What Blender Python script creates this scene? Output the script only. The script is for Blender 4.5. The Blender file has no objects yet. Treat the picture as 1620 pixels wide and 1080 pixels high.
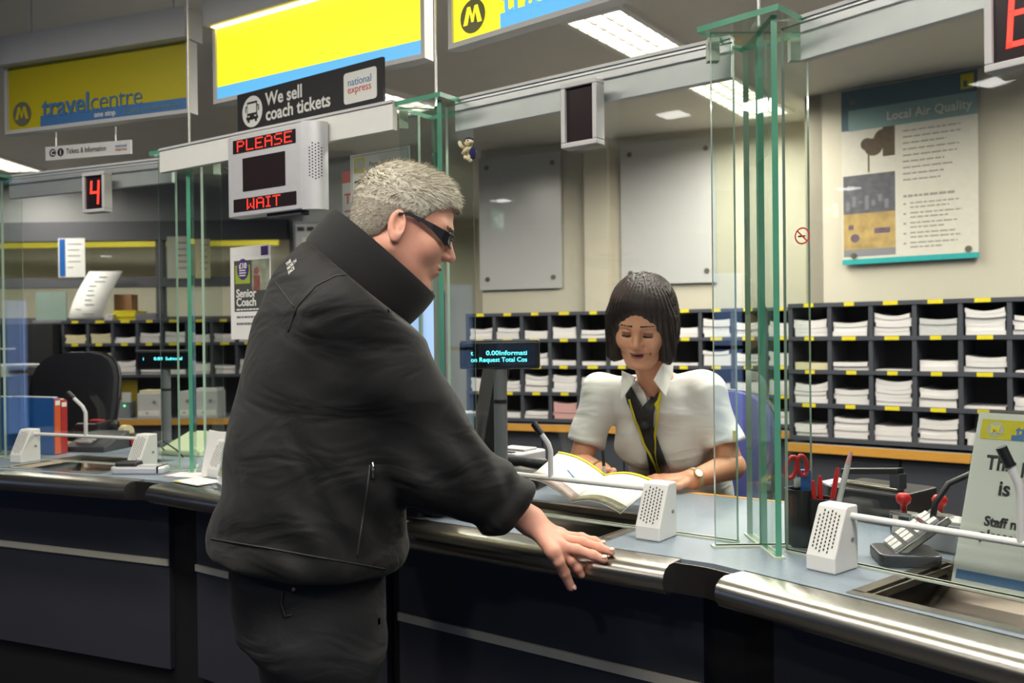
import bpy, math, random
import numpy as np
from mathutils import Vector, Matrix
from mathutils.geometry import tessellate_polygon
C = bpy.context.scene.collection
SC = bpy.context.scene
random.seed(7)
PI = math.pi

# ------------------------------------------------------------------ camera
FPX, CAMH, PIT, ROLL = 1400.0, 1.35, 0.0055, 0.011
_r0 = Vector((1, 0, 0)); _f = Vector((0, math.cos(PIT), -math.sin(PIT))); _u0 = _r0.cross(_f)
_R = _r0 * math.cos(ROLL) - _u0 * math.sin(ROLL)
_U = _r0 * math.sin(ROLL) + _u0 * math.cos(ROLL)
cam = bpy.data.cameras.new('camera'); camo = bpy.data.objects.new('camera', cam); C.objects.link(camo)
camo.matrix_world = Matrix(((_R.x, _U.x, -_f.x, 0), (_R.y, _U.y, -_f.y, 0), (_R.z, _U.z, -_f.z, CAMH), (0, 0, 0, 1)))
cam.sensor_width = 36; cam.lens = FPX / 1620 * 36
cam.clip_start = 0.05; cam.clip_end = 60
cam.dof.use_dof = True; cam.dof.focus_distance = 1.85; cam.dof.aperture_fstop = 5.0
SC.camera = camo

# ------------------------------------------------------------------ world, exposure
SC.view_settings.view_transform = 'Standard'
SC.view_settings.look = 'None'
SC.view_settings.gamma = 1
SC.view_settings.exposure = 0.35
SC.cycles.transparent_max_bounces = 32
SC.cycles.max_bounces = 10
SC.cycles.caustics_reflective = False
SC.cycles.caustics_refractive = False
SC.cycles.sample_clamp_indirect = 4.0
wd = bpy.data.worlds.new('world'); SC.world = wd; wd.use_nodes = True
wd.node_tree.nodes['Background'].inputs[0].default_value = (0.55, 0.66, 1.0, 1)
wd.node_tree.nodes['Background'].inputs[1].default_value = 0.6

# ------------------------------------------------------------------ materials
def lin(c):
    return tuple((x / 12.92 if x <= 0.04045 else ((x + 0.055) / 1.055) ** 2.4) for x in c)
def rgb(r, g, b): return lin((r / 255, g / 255, b / 255))
def mat(name, col, rough=0.5, metal=0.0, var=0.06, scale=30.0, bump=0.0, spec=0.5, stretch=None, emit=None, estr=0.0, coat=0.0, sheen=0.0, sss=0.0, fold=0.0):
    m = bpy.data.materials.new(name); m.use_nodes = True
    nt = m.node_tree; b = nt.nodes['Principled BSDF']
    tc = nt.nodes.new('ShaderNodeTexCoord'); mp = nt.nodes.new('ShaderNodeMapping')
    nz = nt.nodes.new('ShaderNodeTexNoise'); nz.inputs['Scale'].default_value = scale; nz.inputs['Detail'].default_value = 4
    nt.links.new(tc.outputs['Object'], mp.inputs[0]); nt.links.new(mp.outputs[0], nz.inputs['Vector'])
    if stretch: mp.inputs['Scale'].default_value = stretch
    mx = nt.nodes.new('ShaderNodeMix'); mx.data_type = 'RGBA'
    d = tuple(max(0, c * (1 - var * 1.6)) for c in col); l = tuple(min(1, c * (1 + var * 1.6)) for c in col)
    mx.inputs['A'].default_value = (*d, 1); mx.inputs['B'].default_value = (*l, 1)
    nt.links.new(nz.outputs[0], mx.inputs['Factor']); nt.links.new(mx.outputs['Result'], b.inputs['Base Color'])
    b.inputs['Roughness'].default_value = rough; b.inputs['Metallic'].default_value = metal
    b.inputs['Specular IOR Level'].default_value = spec
    if coat: b.inputs['Coat Weight'].default_value = coat
    if sheen: b.inputs['Sheen Weight'].default_value = sheen; b.inputs['Sheen Roughness'].default_value = 0.5
    if sss:
        b.inputs['Subsurface Weight'].default_value = sss; b.inputs['Subsurface Radius'].default_value = (0.012, 0.005, 0.003); b.inputs['Subsurface Scale'].default_value = 1.0
    if bump:
        bp = nt.nodes.new('ShaderNodeBump'); bp.inputs['Strength'].default_value = bump; bp.inputs['Distance'].default_value = 0.002
        nt.links.new(nz.outputs[0], bp.inputs['Height']); nt.links.new(bp.outputs[0], b.inputs['Normal'])
    if fold:
        n2 = nt.nodes.new('ShaderNodeTexNoise'); n2.inputs['Scale'].default_value = 5.0; n2.inputs['Detail'].default_value = 2.5; n2.inputs['Distortion'].default_value = 1.2
        m2 = nt.nodes.new('ShaderNodeMapping'); m2.inputs['Scale'].default_value = (1.0, 1.0, 2.2); m2.inputs['Rotation'].default_value = (0.3, 0.7, 0.2)
        b2 = nt.nodes.new('ShaderNodeBump'); b2.inputs['Strength'].default_value = fold; b2.inputs['Distance'].default_value = 0.03
        nt.links.new(tc.outputs['Object'], m2.inputs[0]); nt.links.new(m2.outputs[0], n2.inputs['Vector']); nt.links.new(n2.outputs[0], b2.inputs['Height'])
        if bump: nt.links.new(bp.outputs[0], b2.inputs['Normal'])
        nt.links.new(b2.outputs[0], b.inputs['Normal'])
    if emit:
        b.inputs['Emission Color'].default_value = (*emit, 1); b.inputs['Emission Strength'].default_value = estr
    return m
def glass_mat(name, tint, refl=1.0, rough=0.0):
    m = bpy.data.materials.new(name); m.use_nodes = True; nt = m.node_tree
    for n in list(nt.nodes): nt.nodes.remove(n)
    out = nt.nodes.new('ShaderNodeOutputMaterial'); tr = nt.nodes.new('ShaderNodeBsdfTransparent'); gl = nt.nodes.new('ShaderNodeBsdfGlossy')
    lw = nt.nodes.new('ShaderNodeLayerWeight'); pw = nt.nodes.new('ShaderNodeMath'); pw.operation = 'POWER'; pw.inputs[1].default_value = 5
    ma = nt.nodes.new('ShaderNodeMath'); ma.operation = 'MULTIPLY_ADD'; ma.inputs[1].default_value = 0.9; ma.inputs[2].default_value = 0.045 * refl
    mx = nt.nodes.new('ShaderNodeMixShader'); lw.inputs[0].default_value = 0.5
    nz = nt.nodes.new('ShaderNodeTexNoise'); nz.inputs['Scale'].default_value = 3.0
    mt = nt.nodes.new('ShaderNodeMix'); mt.data_type = 'RGBA'
    mt.inputs['A'].default_value = (*[t * 0.985 for t in tint], 1); mt.inputs['B'].default_value = (*tint, 1)
    nt.links.new(nz.outputs[0], mt.inputs['Factor']); nt.links.new(mt.outputs['Result'], tr.inputs[0])
    gl.inputs['Roughness'].default_value = rough
    nt.links.new(lw.outputs['Facing'], pw.inputs[0]); nt.links.new(pw.outputs[0], ma.inputs[0]); nt.links.new(ma.outputs[0], mx.inputs[0])
    nt.links.new(tr.outputs[0], mx.inputs[1]); nt.links.new(gl.outputs[0], mx.inputs[2]); nt.links.new(mx.outputs[0], out.inputs[0])
    return m
def emis(name, col, s):
    return mat(name, col, 0.5, 0, 0.02, emit=col, estr=s)

M = {}
M['wall'] = mat('wall_paint', rgb(196, 190, 172), 0.85, var=0.03, scale=3)
M['wallgrey'] = mat('wall_grey', rgb(150, 150, 150), 0.8, var=0.03, scale=3)
M['darkgrey'] = mat('dark_grey_paint', rgb(86, 86, 92), 0.6, var=0.04)
M['ceil'] = mat('ceiling_paint', rgb(222, 219, 210), 0.9, var=0.03, scale=4)
M['floor'] = mat('floor_dark', rgb(34, 34, 36), 0.6, var=0.2, scale=60)
M['lam'] = mat('blue_grey_laminate', rgb(128, 140, 152), 0.42, var=0.07, scale=90)
M['lamdark'] = mat('shelf_slate', rgb(66, 68, 76), 0.55, var=0.05, scale=40)
M['holeback'] = mat('shelf_black', rgb(30, 30, 33), 0.7)
M['steel'] = mat('brushed_steel', rgb(188, 184, 174), 0.27, 1.0, var=0.08, scale=14, bump=0.05, stretch=(2, 60, 60))
M['steeldark'] = mat('tray_steel', rgb(120, 112, 102), 0.3, 1.0, var=0.1, scale=10)
M['panel'] = mat('front_panel', rgb(56, 57, 65), 0.55, var=0.06, scale=6)
M['black'] = mat('black_plastic', rgb(20, 20, 22), 0.42, var=0.1)
M['gapblack'] = mat('black_gap', rgb(9, 9, 10), 0.8)
M['trim'] = mat('trim_strip', rgb(206, 201, 182), 0.5, 0.0, var=0.04)
M['wood'] = mat('beech_edge', rgb(208, 150, 62), 0.5, var=0.12, scale=12, stretch=(1, 8, 8))
M['alu'] = mat('aluminium', rgb(214, 214, 216), 0.42, 0.45, var=0.04)
M['white'] = mat('white_plastic', rgb(226, 226, 220), 0.45, var=0.02)
M['lgrey'] = mat('light_grey_plastic', rgb(198, 198, 196), 0.5, var=0.02)
M['mgrey'] = mat('mid_grey_plastic', rgb(128, 128, 132), 0.5, var=0.03)
M['dgrey'] = mat('dark_grey_plastic', rgb(58, 60, 64), 0.5, var=0.05)
M['paper'] = mat('white_paper', rgb(232, 230, 226), 0.8, var=0.02)
M['paperline'] = mat('sheet_edges', rgb(222, 218, 216), 0.85, var=0.12, scale=25, stretch=(1, 1, 40))
M['cream'] = mat('cream_card', rgb(214, 204, 164), 0.8, var=0.08, scale=25, stretch=(1, 1, 40))
M['pink'] = mat('pink_paper', rgb(206, 160, 156), 0.8, var=0.1, scale=25, stretch=(1, 1, 40))
M['ylabel'] = mat('yellow_label', rgb(226, 208, 30), 0.6)
M['yellow'] = mat('sign_yellow', rgb(192, 178, 20), 0.5, var=0.02)
M['blue'] = mat('sign_blue', rgb(70, 118, 172), 0.5, var=0.02)
M['inkgrey'] = mat('sign_grey_ink', rgb(104, 104, 88), 0.6, var=0.02)
M['ink'] = mat('black_ink', rgb(30, 30, 34), 0.7, var=0.02)
M['inkm'] = mat('grey_ink', rgb(120, 120, 126), 0.7, var=0.02)
M['ylit'] = mat('lit_yellow_panel', rgb(250, 235, 30), 0.5, var=0.01, emit=rgb(255, 240, 40), estr=0.68)
M['blit'] = mat('lit_blue_panel', rgb(90, 190, 250), 0.5, var=0.01, emit=rgb(110, 195, 250), estr=0.42)
M['inklit'] = mat('lit_grey_ink', rgb(95, 95, 50), 0.5, var=0.01, emit=rgb(105, 105, 50), estr=0.15)
M['lampedge'] = emis('sign_lamp_glow', rgb(255, 226, 140), 3.5)
M['glass'] = glass_mat('clear_glass', (0.955, 0.972, 0.96))
M['glassarm'] = glass_mat('pillar_glass', (0.93, 0.965, 0.945), 1.0)
M['gedge'] = mat('green_glass_edge', rgb(84, 156, 126), 0.2, 0.0, var=0.15, scale=8, coat=0.6)
M['gedgedim'] = mat('pale_glass_edge', rgb(160, 186, 168), 0.25, 0.0, var=0.1, scale=8, coat=0.5)
M['bead'] = mat('clear_sealant', rgb(196, 206, 188), 0.4)
M['ledred'] = emis('led_red', (1.0, 0.035, 0.02), 1.5)
M['ledoff'] = mat('led_window', rgb(40, 30, 32), 0.25, var=0.05)
M['vfd'] = emis('vfd_cyan', (0.12, 0.85, 0.95), 1.6)
M['tube'] = emis('fluorescent', (1.0, 0.93, 0.8), 4.0)
M['louvre'] = mat('louvre', rgb(225, 222, 212), 0.35, 0.3)
M['red'] = mat('red_plastic', rgb(196, 34, 30), 0.4)
M['redpr'] = mat('red_print', rgb(196, 60, 54), 0.6)
M['bluepl'] = mat('blue_plastic', rgb(24, 92, 168), 0.4, var=0.06)
M['bluefab'] = mat('blue_seat_fabric', rgb(64, 66, 128), 0.9, var=0.25, scale=220, bump=0.2)
M['tealdark'] = mat('poster_teal', rgb(64, 92, 104), 0.5)
M['teal'] = mat('poster_teal_mid', rgb(124, 152, 152), 0.5)
M['tealedge'] = mat('poster_turquoise', rgb(40, 160, 160), 0.4)
M['posterpaper'] = mat('poster_paper', rgb(206, 202, 188), 0.6)
M['brass'] = mat('brass_stud', rgb(120, 116, 100), 0.35, 0.8)
M['chrome'] = mat('chrome', rgb(200, 200, 200), 0.15, 1.0, var=0.02)
M['faint'] = mat('faint_ink', rgb(150, 148, 140), 0.7, var=0.02)
M['acr'] = mat('acrylic_sheet', rgb(186, 186, 184), 0.25, var=0.02)
M['polegrey'] = mat('pole_grey', rgb(112, 114, 118), 0.5, var=0.03)
M['purple'] = mat('purple_print', rgb(70, 46, 110), 0.6)
M['green'] = mat('green_print', rgb(150, 170, 60), 0.6)

# ------------------------------------------------------------------ mesh builder
class MB:
    def __init__(s): s.v = []; s.f = []; s.m = []
    def add(s, vs, fs, mi=0):
        o = len(s.v); s.v += [tuple(p) for p in vs]
        for f in fs: s.f.append(tuple(o + i for i in f)); s.m.append(mi)
        return s
    def box(s, x0, x1, y0, y1, z0, z1, mi=0, T=None, side=None):
        vs = [(x0, y0, z0), (x1, y0, z0), (x1, y1, z0), (x0, y1, z0), (x0, y0, z1), (x1, y0, z1), (x1, y1, z1), (x0, y1, z1)]
        if T is not None: vs = [T @ Vector(p) for p in vs]
        o = len(s.v); s.v += [tuple(p) for p in vs]
        for k, f in enumerate([(0, 3, 2, 1), (4, 5, 6, 7), (0, 1, 5, 4), (2, 3, 7, 6), (1, 2, 6, 5), (3, 0, 4, 7)]):
            s.f.append(tuple(o + i for i in f)); s.m.append(side.get(k, mi) if side else mi)   # 0 bottom 1 top 2 -y 3 +y 4 +x 5 -x
        return s
    def cbox(s, c, d, mi=0, T=None):
        return s.box(c[0] - d[0] / 2, c[0] + d[0] / 2, c[1] - d[1] / 2, c[1] + d[1] / 2, c[2] - d[2] / 2, c[2] + d[2] / 2, mi, T)
    def rbox(s, x0, x1, y0, y1, z0, z1, r=0.01, n=4, mi=0, T=None):      # box with rounded vertical edges
        pts = []
        for (cx, cy, a0) in ((x1 - r, y1 - r, 0), (x0 + r, y1 - r, 90), (x0 + r, y0 + r, 180), (x1 - r, y0 + r, 270)):
            for k in range(n + 1):
                a = math.radians(a0 + 90 * k / n); pts.append((cx + r * math.cos(a), cy + r * math.sin(a)))
        return s.prism(pts, z0, z1, mi, T)
    def prism(s, pts, z0, z1, mi=0, T=None, top=None):
        n = len(pts); vs = [Vector((p[0], p[1], z0)) for p in pts] + [Vector((p[0], p[1], z1)) for p in pts]
        if T is not None: vs = [T @ p for p in vs]
        o = len(s.v); s.v += [tuple(p) for p in vs]
        s.f.append(tuple(o + i for i in reversed(range(n)))); s.m.append(mi)
        s.f.append(tuple(o + n + i for i in range(n))); s.m.append(mi if top is None else top)
        for i in range(n):
            j = (i + 1) % n; s.f.append((o + i, o + j, o + n + j, o + n + i)); s.m.append(mi)
        return s
    def extr(s, prof, x0, x1, mi=0, T=None):                            # profile in (y,z) along x
        T2 = Matrix(((0, 0, 1, 0), (1, 0, 0, 0), (0, 1, 0, 0), (0, 0, 0, 1)))
        return s.prism(prof, x0, x1, mi, T2 if T is None else T @ T2)
    def cyl(s, a, b, r0, r1=None, n=12, mi=0, cap=True):
        return s.tube([a, b], [r0, r0 if r1 is None else r1], n, mi, cap)
    def tube(s, pts, r, n=8, mi=0, cap=True):
        pts = [Vector(p) for p in pts]; rs = r if isinstance(r, (list, tuple)) else [r] * len(pts)
        o = len(s.v); up = None
        for i, p in enumerate(pts):
            t = (pts[min(i + 1, len(pts) - 1)] - pts[max(i - 1, 0)]).normalized()
            if up is None: up = Vector((0, 0, 1)) if abs(t.z) < 0.9 else Vector((1, 0, 0))
            a = t.cross(up).normalized(); b = a.cross(t).normalized(); up = b
            for k in range(n):
                q = p + (a * math.cos(2 * PI * k / n) + b * math.sin(2 * PI * k / n)) * rs[i]; s.v.append(tuple(q))
        for i in range(len(pts) - 1):
            for k in range(n):
                k2 = (k + 1) % n
                s.f.append((o + i * n + k, o + i * n + k2, o + (i + 1) * n + k2, o + (i + 1) * n + k)); s.m.append(mi)
        if cap:
            s.f.append(tuple(o + k for k in reversed(range(n)))); s.m.append(mi)
            s.f.append(tuple(o + (len(pts) - 1) * n + k for k in range(n))); s.m.append(mi)
        return s
    def lathe(s, prof, n=20, mi=0, T=None):
        o = len(s.v)
        for (r, z) in prof:
            for k in range(n):
                p = Vector((r * math.cos(2 * PI * k / n), r * math.sin(2 * PI * k / n), z)); s.v.append(tuple(T @ p if T is not None else p))
        for i in range(len(prof) - 1):
            for k in range(n):
                k2 = (k + 1) % n; s.f.append((o + i * n + k, o + i * n + k2, o + (i + 1) * n + k2, o + (i + 1) * n + k)); s.m.append(mi)
        s.f.append(tuple(o + k for k in reversed(range(n)))); s.m.append(mi)
        s.f.append(tuple(o + (len(prof) - 1) * n + k for k in range(n))); s.m.append(mi)
        return s
    def ball(s, c, r, n=12, mi=0, T=None):
        rr = r if isinstance(r, (list, tuple)) else (r, r, r)
        o = len(s.v); rows = n // 2
        for i in range(rows + 1):
            th = PI * i / rows
            for k in range(n):
                p = Vector((c[0] + rr[0] * math.sin(th) * math.cos(2 * PI * k / n), c[1] + rr[1] * math.sin(th) * math.sin(2 * PI * k / n), c[2] + rr[2] * math.cos(th)))
                s.v.append(tuple(T @ p if T is not None else p))
        for i in range(rows):
            for k in range(n):
                k2 = (k + 1) % n; s.f.append((o + i * n + k, o + (i + 1) * n + k, o + (i + 1) * n + k2, o + i * n + k2)); s.m.append(mi)
        return s
    def quad(s, a, b, c, d, mi=0): return s.add([a, b, c, d], [(0, 1, 2, 3)], mi)
    def build(s, name, mats, parent=None, smooth=False, bevel=0.0, loc=None, rotz=0, auto=None):
        me = bpy.data.meshes.new(name); me.from_pydata(s.v, [], s.f)
        if not isinstance(mats, (list, tuple)): mats = [mats]
        for m in mats: me.materials.append(m)
        me.polygons.foreach_set('material_index', s.m)
        if smooth: me.polygons.foreach_set('use_smooth', [True] * len(s.f))
        me.update()
        o = bpy.data.objects.new(name, me); C.objects.link(o)
        if parent: o.parent = parent
        if loc is not None: o.location = loc; o.rotation_euler = (0, 0, rotz)
        if bevel:
            b = o.modifiers.new('bevel', 'BEVEL'); b.width = bevel; b.segments = 2; b.limit_method = 'ANGLE'; b.angle_limit = math.radians(40)
            b.harden_normals = False
        if auto: me.set_sharp_from_angle(angle=math.radians(auto))
        return o

def thing(name, label, cat, loc=(0, 0, 0), rotz=0.0, group=None):
    o = bpy.data.objects.new(name, None); C.objects.link(o); o.empty_display_size = 0.05
    o.location = loc; o.rotation_euler = (0, 0, rotz); return tag(o, label, cat, group)
def tag(o, label, cat, group=None):
    o['label'] = label; o['category'] = cat
    if group: o['group'] = group
    return o
def struct(o): o['kind'] = 'structure'; return o
def dup(root, loc, rotz, label, group=None):
    r = root.copy(); C.objects.link(r); r.location = loc; r.rotation_euler = (0, 0, rotz); r['label'] = label
    if group: r['group'] = group
    for ch in list(root.children):
        c = ch.copy(); C.objects.link(c); c.parent = r
        for g in list(ch.children):
            d = g.copy(); C.objects.link(d); d.parent = c
    return r
_tcache = {}
def text(name, body, size, m, parent, T, align='LEFT', bold=0.0, ext=0.0004, xs=1.0, sp=1.0):
    """lettering in the local x-y plane of T, as a mesh"""
    cu = bpy.data.curves.new(name, 'FONT'); cu.body = body; cu.size = size; cu.align_x = align; cu.offset = bold; cu.extrude = ext; cu.space_character = sp; cu.resolution_u = 3
    to = bpy.data.objects.new('tmp', cu); C.objects.link(to)
    dg = bpy.context.evaluated_depsgraph_get()
    me = bpy.data.meshes.new_from_object(to.evaluated_get(dg)); bpy.data.objects.remove(to); bpy.data.curves.remove(cu)
    me.transform(T @ Matrix.Diagonal((xs, 1, 1, 1))); me.materials.clear(); me.materials.append(m); me.name = name
    o = bpy.data.objects.new(name, me); C.objects.link(o)
    if parent: o.parent = parent
    return o
def XZ(x, y, z):            # text plane standing upright, facing local -y
    return Matrix.Translation((x, y, z)) @ Matrix.Rotation(PI / 2, 4, 'X')

# ------------------------------------------------------------------ picture rays -> points of the place
def ray(px, py): return _R * ((px - 810) / FPX) - _U * ((py - 540) / FPX) + _f
O3 = Vector((0, 0, CAMH))
def Vy(px, py, Y): d = ray(px, py); return O3 + d * (Y / d.y)
def Vz(px, py, z): d = ray(px, py); return O3 + d * ((z - CAMH) / d.z)
def Vp(px, py, p0, n):
    d = ray(px, py); n = Vector(n); return O3 + d * ((Vector(p0) - O3).dot(n) / d.dot(n))

class Fr:                    # local frame: x along (to the right), y inwards (to the staff side)
    def __init__(s, o, deg): s.o = Vector((o[0], o[1])); s.deg = deg; a = math.radians(deg); s.a = a; s.d = Vector((math.cos(a), -math.sin(a))); s.n = Vector((math.sin(a), math.cos(a)))
    def p(s, u, v, z=0.0): q = s.o + s.d * u + s.n * v; return Vector((q.x, q.y, z))
    def uv(s, P): q = Vector((P[0], P[1])) - s.o; return q.dot(s.d), q.dot(s.n)
    @property
    def rz(s): return -s.a
    def hit(s, px, py, v=0.0):       # point of the vertical plane y=v of this frame seen at a pixel, in local coordinates
        P = Vp(px, py, s.p(0, v), (s.n.x, s.n.y, 0)); u, vv = s.uv(P); return u, P.z
    def on(s, px, py, z):            # point of a horizontal plane, in local coordinates
        P = Vz(px, py, z); u, v = s.uv(P); return u, v
ZC = 0.92                    # worktop
J2, J1 = (-1.131, 2.648), (0.318, 1.600)
c1, c2, c3, c4 = (0.505, 1.79), (-0.195, 2.36), (-1.065, 2.945), (-1.945, 3.325)
NA, NB, NC = Fr(J2, 23), Fr(J2, 35.9), Fr(J1, 52)          # counter bays
SA, S1, S2, S3 = Fr(c3, 23), Fr(c2, 34.0), Fr(c1, 37.5), Fr(c1, 51)   # glass stations
# ------------------------------------------------------------------ lamps of the place
LAMPS = []
def area(name, loc, rot, sx, sy, watts, col=(1.0, 0.945, 0.86), spread=120):
    l = bpy.data.lights.new(name, 'AREA'); l.shape = 'RECTANGLE'; l.size = sx; l.size_y = sy; l.energy = watts; l.color = col; l.spread = math.radians(spread)
    o = bpy.data.objects.new(name, l); C.objects.link(o); o.location = loc; o.rotation_euler = rot; LAMPS.append(o); return o
CEIL = 2.75
# louvred strip lights: (centre, direction degrees, length, lit strength); the light itself hangs in the fitting
def strip_light(c, deg, ln, wd_, watts, label, glow=None):
    t = thing('strip_light', label, 'ceiling light', (c[0], c[1], CEIL), math.radians(deg), 'louvred strip lights in the ceiling')
    b = MB(); b.box(-ln / 2 - .03, ln / 2 + .03, -wd_ / 2 - .03, -wd_ / 2, -.025, 0); b.box(-ln / 2 - .03, ln / 2 + .03, wd_ / 2, wd_ / 2 + .03, -.025, 0)
    b.box(-ln / 2 - .03, -ln / 2, -wd_ / 2, wd_ / 2, -.025, 0); b.box(ln / 2, ln / 2 + .03, -wd_ / 2, wd_ / 2, -.025, 0)
    b.build('frame', M['white'], t)
    MB().box(-ln / 2, ln / 2, -wd_ / 2, wd_ / 2, -.006, -.002).build('tube', M['tube'] if glow is None else glow, t)
    lv = MB(); n = int(ln / .085)
    for k in range(n + 1):
        x = -ln / 2 + ln * k / n; lv.box(x - .004, x + .004, -wd_ / 2, wd_ / 2, -.024, -.007)
    for yy in (-wd_ / 6, wd_ / 6): lv.box(-ln / 2, ln / 2, yy - .004, yy + .004, -.024, -.007)
    lv.build('louvre', M['louvre'], t)
    area('strip_lamp', (c[0], c[1], CEIL - .03), (0, 0, math.radians(deg)), ln, wd_, watts, spread=165)
    return t
def ceil_pt(px, py): return Vz(px, py, CEIL)
a, b = ceil_pt(938, 18), ceil_pt(1215, 178)
ang = math.degrees(math.atan2(b.y - a.y, b.x - a.x)); mid = (a + b) / 2
strip_light((mid.x, mid.y), ang, (b - a).length, .26, 62, 'long louvred strip light above the seated clerk')
a, b = ceil_pt(0, 241), ceil_pt(92, 271)
strip_light((a.x - .2, a.y - .12), math.degrees(math.atan2(b.y - a.y, b.x - a.x)), 1.5, .26, 30, 'louvred strip light below the unlit travel sign at the far left')
a, b = ceil_pt(560, 215), ceil_pt(640, 250)
strip_light((-.95, 4.9), 50, 1.3, .26, 34, 'louvred strip light behind the waiting display')
strip_light((2.3, 3.2), 52, 1.3, .26, 44, 'louvred strip light out beyond the air quality poster')
# customer side: small square downlights and daylight from the street windows behind the camera
def downlight(x, y, watts, label):
    t = thing('square_downlight', label, 'ceiling light', (x, y, CEIL), math.radians(-36), 'square downlights over the customers')
    MB().box(-.1, .1, -.1, .1, -.02, 0).build('housing', M['white'], t)
    MB().box(-.08, .08, -.08, .08, -.024, -.019).build('diffuser', emis('downlight_glow', (1, .97, .92), 7), t)
    area('downlight_lamp', (x, y, CEIL - .03), (0, 0, math.radians(-36)), .16, .16, watts, (1, .95, .86), 150)
    return t

# ------------------------------------------------------------------ room shell
def wall(name, pts, m, z0=0, z1=CEIL, th=.1):
    """vertical wall along a line of (x,y) points; the room lies on the right-hand side of the line"""
    b = MB()
    for p, q in zip(pts[:-1], pts[1:]):
        p, q = Vector(p), Vector(q); d = (q - p).normalized(); n = Vector((-d.y, d.x)) * th
        b.prism([p, q, q + n, p + n][::-1] if d.cross(n) < 0 else [p, q, q + n, p + n], z0, z1)
    return struct(b.build(name, m))
struct(MB().box(-9, 8, -6.2, 12.5, -.1, 0).build('floor', M['floor']))
struct(MB().box(-9, 8, -6.2, 12.5, CEIL, CEIL + .1).build('ceiling', M['ceil']))
RU = Fr((1.55, 4.957), 37.2); MU = Fr((-.224, 6.28), 20.7); LU = Fr((-3.60, 7.10), 1.0)
wd0 = .36
def xy(P): return (P.x, P.y)
wall('wall_back_right', [xy(RU.p(-.02, wd0)), xy(RU.p(5.5, wd0))], M['wall'])
um1 = MU.uv(RU.p(-.02, wd0))[0]
wall('wall_back_middle', [xy(MU.p(-.13, wd0)), xy(MU.p(um1 + .8, wd0))], M['wall'])
wall('wall_return', [xy(RU.p(-.02, wd0 + .9)), xy(RU.p(-.02, wd0))], M['wall'])
wall('wall_passage', [xy(MU.p(-.13, 5.5)), xy(MU.p(-.13, wd0 + .1))], M['wall'])
pl = MB()
u0, _ = MU.hit(927, 380, wd0 - .02); u1, _ = MU.hit(964, 380, wd0 - .02)
pl.box(u0, u1, wd0 - .06, wd0, 0, CEIL)
p_ = pl.build('trim_pilaster', M['wall']); p_.location = MU.p(0, 0, 0); p_.rotation_euler = (0, 0, MU.rz); struct(p_)
# far left: wall above, dark beam, glazed hatch into the back office
hx0, hx1 = -6.5, -1.55
fw = MB()
fw.box(hx0, hx1, 7.47, 7.57, 2.33, CEIL); fw.box(hx0, hx1, 7.47, 7.57, 0, 1.50); fw.box(hx1 - .32, hx1, 7.47, 7.57, 1.5, 2.33)
struct(fw.build('wall_back_left', M['wallgrey']))
bb = MB(); bb.box(hx0, hx1 - .32, 7.41, 7.50, 2.19, 2.35); bb.box(hx0, hx1 - .32, 7.41, 7.50, 1.80, 1.88); bb.box(hx0, hx1 - .32, 7.41, 7.5, 1.49, 1.55)
for x in (-4.55, -2.95): bb.box(x - .03, x + .03, 7.42, 7.5, 1.55, 2.2)
struct(bb.build('window_1', M['darkgrey']))
wg = MB().box(hx0, hx1 - .32, 7.452, 7.458, 1.55, 2.2).build('hatch_glass', M['glass'], bpy.data.objects['window_1'])
wall('wall_office', [(-9, 10.6), (2.4, 10.6)], M['wall'])
wall('wall_left', [(-6.5, 7.5), (-6.5, 10.6)], M['wall'])
cw = MB(); cw.box(-1.55, -1.17, 6.62, 7.5, 0, CEIL)
struct(cw.build('wall_column', M['wallgrey']))
strip_light((-5.2, 9.2), 8, 2.6, .2, 34, 'strip light inside the back office beyond the glazed hatch')
strip_light((-2.6, 9.3), 8, 1.6, .2, 22, 'second strip light inside the back office, nearer the column')
strip_light((-.75, 8.6), 80, 1.5, .26, 22, 'louvred strip light down the passage behind the standing man')
wf = MB(); gx0, gx1 = -1.36, -.80
for x in (gx0, (gx0 + gx1) / 2 - .02, gx1 - .04): wf.box(x, x + .04, 10.5, 10.58, .1, 1.9)
wf.box(gx0, gx1, 10.5, 10.58, 1.86, 1.9); wf.box(gx0, gx1, 10.5, 10.58, .1, .16); wf.box(gx0, gx1, 10.5, 10.58, 1.0, 1.04)
wfo = struct(wf.build('window_1', M['dgrey'])); MB().box(gx0, gx1, 10.54, 10.55, .12, 1.88).build('daylight_pane', emis('daylight_pane', (.45, .62, 1.0), .62), wfo)
# yellow fascia in the back office
yf = tag(MB().box(-6.2, -2.6, 9.9, 9.96, 2.40, 2.50).build('yellow_fascia', M['yellow']), 'long yellow fascia glimpsed through the back hatch', 'sign')
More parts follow.
